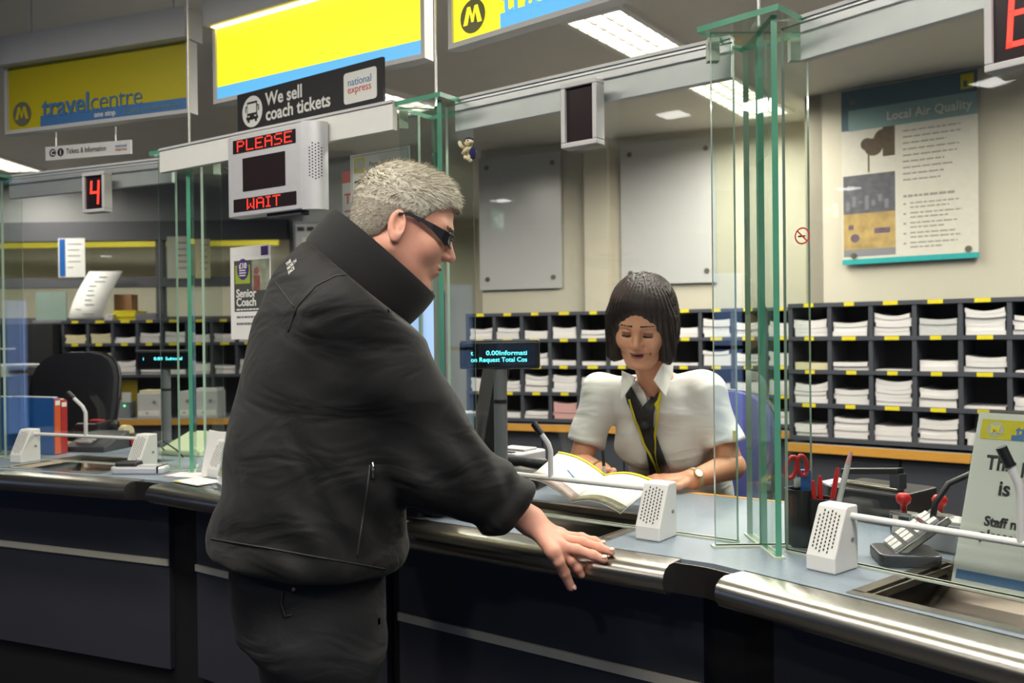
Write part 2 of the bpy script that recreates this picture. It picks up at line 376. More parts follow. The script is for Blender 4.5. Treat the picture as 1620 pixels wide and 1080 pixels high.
# customer hall behind the camera: street window wall
lw_ = MB(); lwins = [(-5.6, -4.6), (1.22, 1.72)]
ys = [-6.2] + [v for w in lwins for v in w] + [12.5]
for i in range(0, len(ys), 2): lw_.box(-9.1, -9, ys[i], ys[i + 1], 0, CEIL)
for w in lwins: lw_.box(-9.1, -9, w[0], w[1], 0, .3); lw_.box(-9.1, -9, w[0], w[1], 1.85, CEIL)
struct(lw_.build('wall_hall_left', M['wallgrey']))
sky = emis('daylight_sky', (0.36, 0.52, 1.0), 1.7)
struct(MB().quad((-9.6, -6, 0), (-9.6, 6, 0), (-9.6, 6, 2.4), (-9.6, -6, 2.4)).build('sky_beyond_hall', sky))
for i, w in enumerate(lwins):
    f = MB(); f.box(-9.07, -9.03, w[0], w[0] + .04, .3, 1.85); f.box(-9.07, -9.03, w[1] - .04, w[1], .3, 1.85); f.box(-9.07, -9.03, w[0], w[1], 1.0, 1.04); f.box(-9.07, -9.03, w[0], w[1], .3, .34); f.box(-9.07, -9.03, w[0], w[1], 1.81, 1.85)
    struct(f.build('window_%d' % (i + 10), M['dgrey']))
struct(MB().box(7.9, 8, -6.2, 12.5, 0, CEIL).build('wall_hall_right', M['wallgrey']))
WY = -5.0
sw = MB(); wins = [(-5.6, -4.4), (-2.6, -1.7), (-.9, -.1), (1.6, 2.5), (4.2, 5.2)]
xs = [-9] + [v for w in wins for v in w] + [8]
for i in range(0, len(xs), 2): sw.box(xs[i], xs[i + 1], WY - .15, WY, 0, CEIL)
for w in wins: sw.box(w[0], w[1], WY - .15, WY, 0, .25); sw.box(w[0], w[1], WY - .15, WY, 2.0, CEIL)
struct(sw.build('wall_street', mat('street_wall', rgb(120, 118, 112), 0.8)))
for i, w in enumerate(wins):
    f = MB()
    for (x0, x1) in ((w[0], w[0] + .05), (w[1] - .05, w[1]), ((w[0] + w[1]) / 2 - .02, (w[0] + w[1]) / 2 + .02)): f.box(x0, x1, WY - .1, WY - .04, .25, 2.0)
    f.box(w[0], w[1], WY - .1, WY - .04, .25, .3); f.box(w[0], w[1], WY - .1, WY - .04, 1.2, 1.24); f.box(w[0], w[1], WY - .1, WY - .04, 1.95, 2.0)
    fo = struct(f.build('window_%d' % (i + 2), M['dgrey']))
    MB().box(w[0], w[1], WY - .08, WY - .074, .25, 2.0).build('pane', M['glass'], fo)
sk = struct(MB().quad((-9, WY - 1.1, 0), (8, WY - 1.1, 0), (8, WY - 1.1, 2.6), (-9, WY - 1.1, 2.6)).build('sky_beyond_windows', sky))

# ------------------------------------------------------------------ counter
def offs(Jp, ba, v, half):                     # point of a joint line at depth v
    a = math.radians(ba); k = v / math.cos(math.radians(half)); return Vector((Jp[0] + math.sin(a) * k, Jp[1] + math.cos(a) * k))
b1a, b1h, b2a, b2h = (NB.deg + NC.deg) / 2, (NC.deg - NB.deg) / 2, (NA.deg + NB.deg) / 2, (NB.deg - NA.deg) / 2
J1f = lambda v: offs(J1, b1a, v, b1h)
J2f = lambda v: offs(J2, b2a, v, b2h)
Aend = lambda v: Vector(xy(NA.p(-2.0, v)))
Cend = lambda v: Vector(xy(NC.p(1.75, v)))
VR = .74
TRAYS = {'A': (SA, -.66, -.24, -.17, .13), 'B2': (S2, -.72, -.30, -.13, .13), 'B1': (S1, -.655, -.275, -.165, .12), 'C': (S3, .30, .70, -.155, .14)}
def holes_prism(outer, holes, z0, z1):
    b = MB(); loops = [[Vector((p[0], p[1], 0)) for p in outer]] + [[Vector((p[0], p[1], 0)) for p in h] for h in holes]
    flat = [p for l in loops for p in l]; tris = tessellate_polygon(loops); n = len(flat)
    vs = [(p.x, p.y, z1) for p in flat] + [(p.x, p.y, z0) for p in flat]; fs = []
    for t in tris:
        A, B, Cc = [flat[i] for i in t]; up = (B - A).cross(Cc - A).z > 0
        t = tuple(t) if up else tuple(reversed(t)); fs.append(t); fs.append(tuple(n + i for i in reversed(t)))
    o = 0
    for l in loops:
        k = len(l)
        for i in range(k): j = (i + 1) % k; fs.append((o + i, n + o + i, n + o + j, o + j))
        o += k
    return b.add(vs, fs)
def tray_hole(k, g=0.0):
    fr, u0, u1, v0, v1 = TRAYS[k]; return [xy(fr.p(u, v)) for u, v in ((u0 - g, v0 - g), (u1 + g, v0 - g), (u1 + g, v1 + g), (u0 - g, v1 + g))]
def rebase(b, loc, rz):
    T = Matrix.Translation(Vector(loc)) @ Matrix.Rotation(rz, 4, 'Z'); Ti = T.inverted(); b.v = [tuple(Ti @ Vector(p)) for p in b.v]; return b
NOSE = [(.085, .0), (.028, .0), (.014, -.004), (.004, -.013), (0, -.026), (.003, -.04), (.012, -.051), (.026, -.056), (.085, -.056)]
def bay(name, fr, P0, P1, trays, label, ux0, ux1, g0, g1, joints):
    loc = (*P0(0.2), 0.0); t = thing(name, label, 'counter', loc, fr.rz, 'bays of the curved ticket counter')
    R = lambda b: rebase(b, loc, fr.rz)
    outer = [xy(P0(.08)), xy(P1(.08)), xy(P1(VR)), xy(P0(VR))]
    R(holes_prism(outer, [tray_hole(k) for k in trays], ZC - .035, ZC)).build('worktop', M['lam'], t)
    T = Matrix.Translation(fr.p(0, 0, ZC)) @ Matrix.Rotation(fr.rz, 4, 'Z')
    nb = MB(); nb.extr(NOSE, ux0 + g0, ux1 - g1, 0, T); R(nb).build('steel_nosing', M['steel'], t, smooth=True, auto=35)
    # recessed front with a pale trim strip, and dark plinth
    for (ua, ub) in joints:
        pb = MB(); pb.box(ua, ub, .17, .19, .30, .863, 0, Matrix.Translation(fr.p(0, 0, 0)) @ Matrix.Rotation(fr.rz, 4, 'Z')); R(pb).build('front_panel', M['panel'], t)
        sb = MB(); sb.box(ua, ub, .163, .17, .632, .652, 0, Matrix.Translation(fr.p(0, 0, 0)) @ Matrix.Rotation(fr.rz, 4, 'Z')); R(sb).build('trim_strip', M['trim'], t)
    kb = MB(); kb.prism([xy(P0(.19)), xy(P1(.19)), xy(P1(.22)), xy(P0(.22))], 0, .885); R(kb).build('carcass', M['gapblack'], t)
    ub_ = MB(); ub_.prism([xy(P0(.06)), xy(P1(.06)), xy(P1(VR - .03)), xy(P0(VR - .03))], ZC - .062, ZC - .057); 
    eb = MB(); eb.prism([xy(P0(VR)), xy(P1(VR)), xy(P1(VR + .02)), xy(P0(VR + .02))], ZC - .04, ZC + .001); R(eb).build('wooden_edge', M['wood'], t)
    for k in trays:
        tf, u0, u1, v0, v1 = TRAYS[k]; TT = Matrix.Translation(tf.p(0, 0, 0)) @ Matrix.Rotation(tf.rz, 4, 'Z')
        bw = MB(); n = 10                                # scooped bowl
        prof = [(v0 + (v1 - v0) * i / n, ZC - .012 - .05 * math.sin(PI * i / n) ** .6) for i in range(n + 1)]
        for i in range(n):
            (a0, za), (a1, zb) = prof[i], prof[i + 1]
            q = [TT @ Vector(p) for p in ((u0, a0, za), (u1, a0, za), (u1, a1, zb), (u0, a1, zb))]; bw.add(q, [(0, 1, 2, 3)])
        for u in (u0, u1): bw.add([TT @ Vector((u, a0, z)) for a0, z in prof], [tuple(range(n + 1))])
        tr = R(bw).build('transaction_tray', M['steeldark'], t)
        fb = MB(); w = .018
        fb.box(u0 - w, u1 + w, v0 - w, v0 + .004, ZC - .012, ZC + .002, 0, TT); fb.box(u0 - w, u1 + w, v1 - .004, v1 + w, ZC - .012, ZC + .002, 0, TT)
        fb.box(u0 - w, u0 + .004, v0, v1, ZC - .012, ZC + .002, 0, TT); fb.box(u1 - .004, u1 + w, v0, v1, ZC - .012, ZC + .002, 0, TT)
        fb.box(u0 + .012, u0 + .016, v0, v1, ZC - .012, ZC, 0, TT); fb.box(u1 - .016, u1 - .012, v0, v1, ZC - .012, ZC, 0, TT)
        R(fb).build('tray_frame', M['steel'], tr)
    return t
lenB = (Vector(J1) - Vector(J2)).length
bA = bay('counter_bay', NA, Aend, J2f, ['A'], 'left bay of the steel-nosed ticket counter with the blue folders on it', -2.0, 0, 0, .05, [(-2.0, -.93), (-.905, -.04)])
bB = bay('counter_bay', NB, J2f, J1f, ['B2', 'B1'], 'middle bay of the steel-nosed ticket counter that the standing man leans on', 0, lenB, .05, .055, [(.05, lenB / 2 - .03), (lenB / 2 + .015, lenB - .05)])
bC = bay('counter_bay', NC, J1f, Cend, ['C'], 'right bay of the steel-nosed ticket counter with the white notice on it', 0, 1.75, .055, 0, [(.055, .85), (.88, 1.75)])
def joint_plate(Jf, fa, fb_, t):
    b = MB(); p0 = Jf(.05)
    ln = .075
    for fr, s in ((fa, -1), (fb_, 1)):
        q = p0 + fr.d * (ln * s); nn = fr.n * .004
        b.prism([xy(v) for v in ([p0, q, q + nn, p0 + nn] if s < 0 else [q, p0, p0 + nn, q + nn])], ZC - .058, ZC - .001)
    rebase(b, t.location, t.rotation_euler.z).build('corner_plate', M['steeldark'], t)
joint_plate(J1f, NB, NC, bB); joint_plate(J2f, NA, NB, bA)

# ------------------------------------------------------------------ glass screens and pillars
ZT = 1.97
def pillar(c, fa, fb_, label):
    deg = (fa.deg + fb_.deg) / 2 - 45
    t = thing('glass_post', label, 'glass post', (c[0], c[1], ZC), math.radians(-deg), 'cross-shaped glass pillars of the screen')
    h = ZT - ZC; th = .006
    sd = {2: 0, 3: 0, 4: 1, 5: 1, 0: 1, 1: 1}
    MB().box(-.098, .098, -th, th, .004, h - .012, 0, None, sd).build('cross_sheet', [M['glassarm'], M['gedgedim']], t)
    sd2 = {4: 0, 5: 0, 2: 1, 3: 1, 0: 1, 1: 1}
    MB().box(-th, th, -.098, -th - .0005, .004, h - .012, 0, None, sd2).build('front_fin', [M['glassarm'], M['gedge']], t)
    MB().box(-th, th, th + .0005, .098, .004, h - .012, 0, None, sd2).build('back_fin', [M['glassarm'], M['gedgedim']], t)
    p = MB(); r = .125
    R45 = Matrix.Rotation(PI / 4, 4, 'Z'); s_ = r / math.sqrt(2)
    p.box(-s_, s_, -s_, s_, h - .012, h, 0, R45, {0: 0, 1: 0, 2: 1, 3: 1, 4: 1, 5: 1}); p.build('top_plate', [M['glassarm'], M['gedge']], t, bevel=0)
    bd = MB(); bd.box(-.105, .105, -.011, .011, 0, .004); bd.box(-.011, .011, -.105, .105, 0, .0038); bd.build('sealant_bead', M['bead'], t)
    for sx in (-.085, .085): MB().box(sx - .012, sx + .012, .025, .045, h - .06, h - .013).build('clip', M['bead'], t)
    MB().cyl((0, 0, h), (0, 0, CEIL - ZC), .0035, n=8).build('suspension_rod', M['alu'], t)
    return t
pillar(c1, S2, S3, 'cross-shaped glass pillar right of the seated clerk')
pillar(c2, S1, S2, 'cross-shaped glass pillar behind the head of the standing man')
pillar(c3, SA, S1, 'cross-shaped glass pillar left of the waiting display')
pillar(c4, SA, SA, 'cross-shaped glass pillar at the left border beside the blue folders')
def screen(fr, u0, u1, label, vo=0.0):
    loc = fr.p((u0 + u1) / 2, vo, ZC); t = thing('glass_screen', label, 'glass screen', loc, fr.rz, 'clear glass counter screens')
    hw = (u1 - u0) / 2; th = .005
    MB().box(-hw, hw, -th, th, .004, ZT - ZC - .02, 0, None, {2: 0, 3: 0, 4: 1, 5: 1, 0: 1, 1: 1}).build('pane', [M['glass'], M['gedgedim']], t)
    MB().box(-hw, hw, -.009, .009, 0, .004).build('sealant_bead', M['bead'], t)
    return t
L1 = (Vector(c2) - Vector(c1)).length; L2 = (Vector(c3) - Vector(c2)).length; LA = (Vector(c4) - Vector(c3)).length
screen(SA, -LA + .06, -.06, 'clear glass screen of the window with the red figure four')
screen(S1, -L2 + .06, -.06, 'clear glass screen behind the standing man, under the waiting display')
screen(S2, -L1 + .06, -.055, 'clear glass screen between the standing man and the clerk')
screen(S3, .055, 1.0, 'clear glass screen of the right window with the white notice')
screen(SA, -2.2, -LA - .06, 'clear glass screen at the left edge behind the blue folders')
def header(fr, u0, u1, label, m, v, h=.085):
    t = thing('header_rail', label, 'rail', fr.p((u0 + u1) / 2, v, ZT - h), fr.rz, 'rails along the top of the glass')
    hw = (u1 - u0) / 2
    MB().box(-hw, hw, -.009, .009, 0, h).build('rail', m, t, bevel=.002)
    MB().box(-hw, hw, -.013, .013, h - .004, h + .003).build('edge_trim', M['lgrey'], t)
header(SA, -LA + .07, -.1, 'grey header rail behind the red figure four', M['alu'], .03)
header(S2, -L1 + .07, -.07, 'grey header rail above the seated clerk', M['alu'], .03)
header(S3, .08, 1.0, 'grey header rail at the top right beside the big red digit', M['alu'], .03)
header(S1, -L2 - .03, -.07, 'white header rail in front of the coach ticket board', M['white'], -.085, .075)

# customer hall: ceiling lights and the exit sign that the glass mirrors
downlight(-3.0, .31, 10, 'square downlight over the customer hall, the one mirrored beside the air quality poster')
downlight(-6.6, .5, 10, 'square downlight farther down the customer hall')
strip_light((-.35, .75), -36, 2.2, .26, 30, 'louvred strip light above the customers, in front of the counter')
strip_light((.66, 2.52), -38, 1.5, .26, 34, 'added louvred strip light over the worktop, out of view, brightening the clerk')  # added lamp out of view, lifts the clerk's front, the worktop and man's face
strip_light((1.5, -.35), -50, 2.0, .26, 24, 'louvred strip light above the customers at the right end')
strip_light((-1.75, 2.0), -22, 1.2, .26, 16, 'louvred strip light above the customers at the left end')
downlight(-.9, -.6, 8, 'square downlight above the spot where customers queue')
downlight(2.2, -1.6, 8, 'square downlight over the right end of the customer hall')
ex = thing('exit_sign', 'green and white exit sign hanging in the hall, seen mirrored in the glass', 'sign', (-5.45, .85, 2.28), math.radians(-55))
MB().box(-.02, .02, -.17, .17, 0, .2).build('housing', M['white'], ex)
MB().box(.02, .022, -.15, .15, .02, .18).build('face', emis('exit_green', (.05, .5, .22), 1.2), ex)
q = MB(); q.box(.022, .024, -.12, -.04, .04, .16); q.box(.022, .024, .0, .03, .05, .13); q.box(.022, .024, .03, .1, .08, .11); q.build('pictogram', emis('exit_white', (.9, 1, .92), 1.6), ex)
MB().cyl((0, 0, .2), (0, 0, CEIL - 2.28), .008).build('hanger', M['alu'], ex)
# ------------------------------------------------------------------ hanging light-box signs
def sign_frame(pa, pb, z):
    A, B = Vz(*pa, z), Vz(*pb, z); d = B - A
    return A, math.atan2(d.y, d.x), Vector((d.x, d.y)).length
FH = .255
def disc(b, cx, cz, r, y, n=32, mi=0, sx=1.0):
    return b.add([(cx + r * sx * math.cos(2 * PI * k / n), y, cz + r * math.sin(2 * PI * k / n)) for k in range(n)], [tuple(range(n))], mi)
def em_logo(x, z, r, y, ring, m, parent):
    b = MB(); disc(b, x, z, r, y); b.build('logo_disc', ring, parent)
    l = MB(); s = r / 20.0                              # wide-footed letter with rounded shoulders
    P = [(-15, -9), (-8, -9), (-4.5, 5), (-1.8, -7), (1.8, -7), (4.5, 5), (8, -9), (15, -9), (8.5, 12), (3.5, 12), (0, 1), (-3.5, 12), (-8.5, 12)]
    tri = tessellate_polygon([[Vector((p[0], p[1], 0)) for p in P]])
    l.add([(x + p[0] * s, y - .0008, z + p[1] * s) for p in P], [tuple(t) for t in tri])
    l.build('logo_letter', m, parent)
def lightbox(pa, pb, label, lit, words, strip0, hz=2.15, wid=None):
    A, az, ln = sign_frame(pa, pb, hz)
    if wid: ln = wid
    t = thing('hanging_sign', label, 'sign', A, az, 'light-box signs over the ticket windows')
    fr = MB(); w = .014
    fr.box(0, ln, -.012, .03, 0, w); fr.box(0, w, -.012, .03, w, FH); fr.box(ln - w, ln, -.012, .03, w, FH)
    fr.build('frame', M['lgrey'], t)
    MB().box(w, ln - w, 0, .028, w, FH).build('light_box', M['white'], t)
    yl, bl = (M['ylit'], M['blit']) if lit else (M['yellow'], M['blue'])
    MB().box(w, ln - w, -.004, 0, w, FH - .002).build('yellow_face', yl, t)
    bx = MB(); bx.box(strip0 * ln if strip0 else w, ln - w, -.006, -.004, w + .002, w + .042); bx.build('blue_band', bl, t)
    hd = MB(); hd.box(-.01, ln + .01, -.045, .05, FH, FH + .11); hd.build('canopy', M['lgrey'], t, bevel=.004)
    if lit: MB().box(w, ln - w, -.03, -.006, FH - .003, FH - .0005).build('lamp', M['lampedge'], t)
    for x in (.1, ln - .1): MB().cyl((x, .03, FH + .11), (x, .03, CEIL - hz), .004, n=8).build('hanger', M['alu'], t)
    if words:
        ink = M['inklit'] if lit else M['inkgrey']; wm = M['blit'] if lit else M['blue']
        em_logo(.085 / .9 * ln, .073, .046, -.0065, ink, yl, t)
        x0 = .185 / .9 * ln
        a = text('lettering', 'travel', .105, wm, t, XZ(x0 + .005, -.007, w + .036), bold=.0018, xs=1.02, sp=.96)
        wa = max(v.co.x for v in a.data.vertices)
        text('lettering', 'centre', .105, wm, t, XZ(wa + .004, -.007, w + .036), bold=-.0012, sp=.9)
        text('lettering', 'one stop', .028, M['white'], t, XZ(x0 + .26, -.0075, w + .012), bold=.0006)
        text('lettering', 'tickets and information', .026, M['teal'], t, XZ(x0 + .40, -.0075, w + .012))
    return t
sg1 = lightbox((12, 214), (304, 179), 'unlit yellow travel centre sign hanging at the upper left', False, True, .2)
sg2 = lightbox((342, 166), (676, 93), 'brightly lit plain yellow and blue sign above the coach ticket board', True, False, 0)
sg3 = lightbox((714, 80), (960, 6), 'lit yellow sign cut by the top border, with round letter badge', True, True, .2, wid=.93)
# small boards under them
def board(pts, label, z0, y, dp, m, name='hanging_board'):
    (xa, ya), (xb, yb) = pts; A, B = Vz(xa, ya, z0), Vz(xb, yb, z0); d = B - A
    return thing(name, label, 'sign', A, math.atan2(d.y, d.x)), d.length
A, az, ln = sign_frame((72, 254), (207, 243), 2.045)
t = thing('hanging_board', 'small white tickets and information board below the unlit sign', 'sign', A, az)
MB().box(0, ln, 0, .008, 0, .052).build('board', M['white'], t)
for x in (.12 * ln, .82 * ln): MB().cyl((x, .004, .052), (x, .004, .106), .003, n=6).build('hanger', M['alu'], t)
for x, g in ((.035, 'C'), (.072, 'i')):
    b = MB(); disc(b, x, .027, .0155, -.001); b.build('badge', M['ink'], t)
    text('lettering', g, .026, M['white'], t, XZ(x, -.0015, .018), 'CENTER', bold=.0008)
text('lettering', 'Tickets & Information', .029, M['ink'], t, XZ(.098, -.0012, .019), xs=(.745 * ln - .098) / .27)
text('lettering', 'national', .0165, M['blue'], t, XZ(.825 * ln, -.0012, .028)); text('lettering', 'express', .0165, M['redpr'], t, XZ(.825 * ln, -.0012, .015))
# coach tickets board
A, az, ln = sign_frame((376, 212), (606, 160), 2.03)
t = thing('hanging_board', 'black board reading we sell coach tickets, with bus badge', 'sign', A, az)
MB().box(0, ln, 0, .01, 0, .128).build('board', M['ink'], t)
b = MB(); disc(b, .078, .062, .051, -.001, 36); b.build('badge', M['white'], t)
k = MB()                                              # front view of a coach
k.box(.053, .103, -.0022, -.0012, .042, .094); k.box(.049, .107, -.0022, -.0012, .036, .047)
k.box(.055, .064, -.0022, -.0012, .028, .038); k.box(.092, .101, -.0022, -.0012, .028, .038)
k.box(.044, .0475, -.0022, -.0012, .062, .08); k.box(.1085, .112, -.0022, -.0012, .062, .08); k.box(.0475, .053, -.0022, -.0012, .078, .082); k.box(.103, .1085, -.0022, -.0012, .078, .082)
k.build('coach_pictogram', M['ink'], t)
k = MB(); k.box(.0565, .0995, -.0028, -.0022, .0575, .087); k.box(.057, .066, -.0028, -.0022, .045, .049); k.box(.09, .099, -.0028, -.0022, .045, .049); k.build('pictogram_windows', M['white'], t)
text('lettering', 'We sell', .058, M['white'], t, XZ(.145, -.0012, .070), bold=.0012, xs=.98); text('lettering', 'coach tickets', .058, M['white'], t, XZ(.145, -.0012, .022), bold=.0012, xs=.98)
MB().rbox(ln * .76, ln * .965, -.106, -.014, 0, .0012, .01, 4, 0, Matrix(((1, 0, 0, 0), (0, 0, -1, 0), (0, -1, 0, 0), (0, 0, 0, 1)))).build('white_patch', M['white'], t)
text('lettering', 'national', .032, M['blue'], t, XZ(ln * .785, -.0016, .066), xs=.98); text('lettering', 'express', .032, M['redpr'], t, XZ(ln * .785, -.0016, .044), xs=.98)

# ------------------------------------------------------------------ led displays
FONT57 = {'P': ['11110', '10001', '10001', '11110', '10000', '10000', '10000'], 'L': ['10000'] * 6 + ['11111'], 'E': ['11111', '10000', '10000', '11110', '10000', '10000', '11111'],
          'A': ['01110', '10001', '10001', '11111', '10001', '10001', '10001'], 'S': ['01111', '10000', '10000', '01110', '00001', '00001', '11110'],
          'W': ['10001', '10001', '10001', '10101', '10101', '11011', '10001'], 'I': ['111', '010', '010', '010', '010', '010', '111'], 'T': ['11111', '00100', '00100', '00100', '00100', '00100', '00100']}
def dots(word, x0, x1, zc, h, y, parent):
    cols = sum(len(FONT57[c][0]) + 1 for c in word) - 1; pz = h / 6.0; px_ = (x1 - x0) / (cols - 1); b = MB(); cx = 0
    for c in word:
        g = FONT57[c]
        for r in range(7):
            for q, ch in enumerate(g[r]):
                if ch == '1': b.cyl((x0 + (cx + q) * px_, y, zc + h / 2 - r * pz), (x0 + (cx + q) * px_, y - .001, zc + h / 2 - r * pz), min(px_, pz) * .46, n=8)
        cx += len(g[0]) + 1
    b.build('led_word', M['ledred'], parent)
def seg7(segs, w, h, y, parent, cx, cz, th=.011, sk=.06):
    b = MB(); W, Hh = w / 2, h / 2
    S = {'a': (-W, W, Hh - th, Hh), 'g': (-W, W, -th / 2, th / 2), 'd': (-W, W, -Hh, -Hh + th), 'f': (-W, -W + th, 0, Hh), 'b': (W - th, W, 0, Hh), 'e': (-W, -W + th, -Hh, 0), 'c': (W - th, W, -Hh, 0)}
    for s in segs:
        x0, x1, z0, z1 = S[s]; g = .0012
        b.box(x0 + g, x1 - g, y - .001, y, z0 + g, z1 - g)
    b.v = [(cx + v[0] + sk * v[2], v[1], cz + v[2]) for v in b.v]
    b.build('led_digit', M['ledred'], parent)
def digit_display(fr, pxs, label, segs, v, w=None, h=None):
    (xa, ya), (xb, yb) = pxs; ua, za = fr.hit(xa, ya, v); ub, zb = fr.hit(xb, yb, v)
    w = w or ub - ua; h = h or za - zb
    t = thing('digit_display', label, 'display', fr.p(ua, v, za - h), fr.rz, 'window number displays')
    fr_ = MB(); e = .012
    fr_.box(0, w, 0, .035, 0, e); fr_.box(0, w, 0, .035, h - e, h); fr_.box(0, e, 0, .035, e, h - e); fr_.box(w - e, w, 0, .035, e, h - e); fr_.box(e, w - e, .012, .035, e, h - e)
    fr_.build('case', M['lgrey'], t, bevel=.002)
    MB().box(e, w - e, .008, .0118, e, h - e).build('window', M['ledoff'], t)
    MB().box(w / 2 - .015, w / 2 + .015,   .035, .0395, h - .04, h - .01).build('bracket', M['mgrey'], t)
    if segs: seg7(segs, (w - 2 * e) * .56, (h - 2 * e) * .74, .0079, t, w / 2, h / 2)
    return t
digit_display(SA, ((129, 274), (165, 334)), 'small display with a lit red figure four', 'fgbc', -.045)
digit_display(S2, ((886, 133), (944, 226)), 'small number display that is dark, above the seated clerk', '', -.045)
u8, z8 = S3.hit(1562, 75, -.045)
t8 = digit_display(S3, ((1555, -52), (1660, 75)), 'large bright red digit cut by the top right corner', 'abcdefg', -.045, .118, .168)
# waiting display
v = -.15
ua, za = S1.hit(360, 217, v); ub, zb = S1.hit(478, 336, v); w = ub - ua; h = za - S1.hit(362, 345, v)[1]
t = thing('waiting_display', 'silver display box with red words please wait', 'display', S1.p(ua, v, za - h), S1.rz)
c_ = MB(); c_.box(0, w, 0, .05, 0, h); c_.build('case', M['alu'], t, bevel=.003)
e_ = MB(); pr = [(w, 0)] + [(w + .052 * math.sin(a), .05 - .05 * math.cos(a)) for a in [PI / 2 * k / 8 for k in range(9)]] + [(w, .05)]
e_.prism(pr, -.002, h + .002); e_.build('speaker_end', M['alu'], t, smooth=True, auto=40)
g_ = MB(); 
for i in range(12):
    for j in range(5):
        a = .5 + .16 * j; x = w + .052 * math.sin(a); y = .05 - .05 * math.cos(a)
        if (i in (0, 11)) and j in (0, 4): continue
        g_.cyl((x - .002, y + .002, h * .34 + i * .0085 + (j % 2) * .004), (x + .0006 * math.sin(a), y - .0006 * math.cos(a), h * .34 + i * .0085 + (j % 2) * .004), .0024, n=6)
g_.build('speaker_grille', M['dgrey'], t)
MB().box(w + .004, w + .008, .001, .004, 0, h).build('yellow_seam', M['ylabel'], t)
for z0, z1, x0, x1 in ((.775, .935, .08, .93), (.06, .215, .08, .93)): MB().box(w * x0, w * x1, -.0015, .001, h * z0, h * z1).build('led_window', M['ledoff'], t)
MB().box(w * .215, w * .79, -.0015, .001, h * .30, h * .70).build('screen', M['ledoff'], t)
dots('PLEASE', w * .15, w * .88, h * .855, h * .115, -.0016, t); dots('WAIT', w * .28, w * .72, h * .137, h * .112, -.0016, t)
MB().box(w * .5, w * .95, .01, .04, -.012, 0).build('bracket', M['dgrey'], t)
b = MB(); b.tube([(-.02 - .07 * (1 - k / 6), .06, h * .62 + .02 * (k / 6 - 1) ** 2) for k in range(7)] + [(0.0, .045, h * .62)], .0035); b.build('cable', M['black'], t)

# ------------------------------------------------------------------ posters and papers
def lines(b, x0, x1, ztop, n, dz, y, hh, seed, ragged=.35):
    r = random.Random(seed)
    for k in range(n):
        e = x1 - (x1 - x0) * ragged * r.random() * (1 if k < n - 1 else 2); x = x0
        while x < e - .001:
            wl = min(e - x, (x1 - x0) * r.uniform(.06, .16)); b.box(x, x + wl, y - .0003, y, ztop - k * dz - hh, ztop - k * dz); x += wl + (x1 - x0) * .022
# air quality board on the right wall
v = wd0 - .035
pa, pb, pc, pd = RU.hit(1327, 146, v), RU.hit(1545, 110, v), RU.hit(1337, 422, v), RU.hit(1550, 404, v)
x0, x1 = (pa[0] + pc[0]) / 2, (pb[0] + pd[0]) / 2; z0, z1 = (pc[1] + pd[1]) / 2, (pa[1] + pb[1]) / 2; w, h = x1 - x0, z1 - z0
t = thing('wall_poster', 'large local air quality board on the right wall', 'poster', RU.p(x0, v, z0), RU.rz)
MB().box(0, w, 0, .012, 0, h).build('board', M['posterpaper'], t)
MB().box(0, w, -.001, 0, h * .885, h).build('dark_header', M['tealdark'], t)
b = MB(); b.box(0, .055 * w, -.001, 0, h * .77, h * .885); b.build('dark_header_side', M['tealdark'], t)
MB().box(.055 * w, w, -.0008, 0, h * .765, h * .885).build('header_band', M['teal'], t)
text('lettering', 'Local Air Quality', .062 * h / .9, M['posterpaper'], t, XZ(w * .96, -.0014, h * .80), 'RIGHT', bold=.001, xs=w * .60 / (.062 * h / .9 * 7.2), sp=1.05)
MB().box(w * .885, w * .975, -.0016, -.001, h * .905, h * .985).build('yellow_badge', M['yellow'], t)
b = MB(); b.box(w * .905, w * .93, -.002, -.0016, h * .915, h * .95); b.build('badge_mark', M['tealdark'], t)
# three generic pictures down the left
pm = lambda nm, c1_, c2_, sc: mat(nm, [(a + b_) / 2 for a, b_ in zip(rgb(*c1_), rgb(*c2_))], .7, var=.45, scale=sc)
q1 = MB().box(.01 * w, .41 * w, -.0008, 0, h * .51, h * .765).build('picture', M['posterpaper'], t)
b = MB(); disc(b, .25 * w, h * .66, .07 * w, -.0012); disc(b, .33 * w, h * .70, .08 * w, -.0013); disc(b, .2 * w, h * .68, .05 * w, -.0014); b.box(.205 * w, .217 * w, -.0013, -.0009, h * .52, h * .66); b.box(.32 * w, .41 * w, -.0012, -.0009, h * .6, h * .765); b.build('picture_tree', pm('tree_print', (100, 84, 60), (70, 58, 50), 40), t)
MB().box(.01 * w, .41 * w, -.0008, 0, h * .29, h * .51).build('picture', pm('traffic_print', (60, 60, 66), (110, 110, 116), 30), t)
b = MB()
for k in range(7): b.box((.03 + .05 * k) * w, (.06 + .05 * k) * w, -.0012, -.0008, h * (.31 + .02 * (k % 3)), h * (.36 + .03 * (k % 2)))
b.build('picture_cars', M['inkm'], t)
MB().box(.01 * w, .41 * w, -.0008, 0, h * .045, h * .29).build('picture', pm('yard_print', (190, 160, 96), (150, 130, 80), 16), t)
b = MB(); disc(b, .1 * w, h * .15, .035 * w, -.0012, mi=0); b.box(.25 * w, .37 * w, -.0012, -.0009, h * .17, h * .2); b.box(.05 * w, .09 * w, -.0012, -.0009, h * .2, h * .225); b.build('picture_shapes', pm('shape_print', (70, 86, 120), (120, 80, 60), 30), t)
MB().box(.01 * w, .41 * w, -.0012, -.0008, h * .045, h * .085).build('picture_road', M['mgrey'], t)
b = MB(); lines(b, .47 * w, .92 * w, h * .73, 9, h * .034, -.0005, h * .008, 3); lines(b, .47 * w, .84 * w, h * .37, 1, .1, -.0005, h * .014, 4, 0)
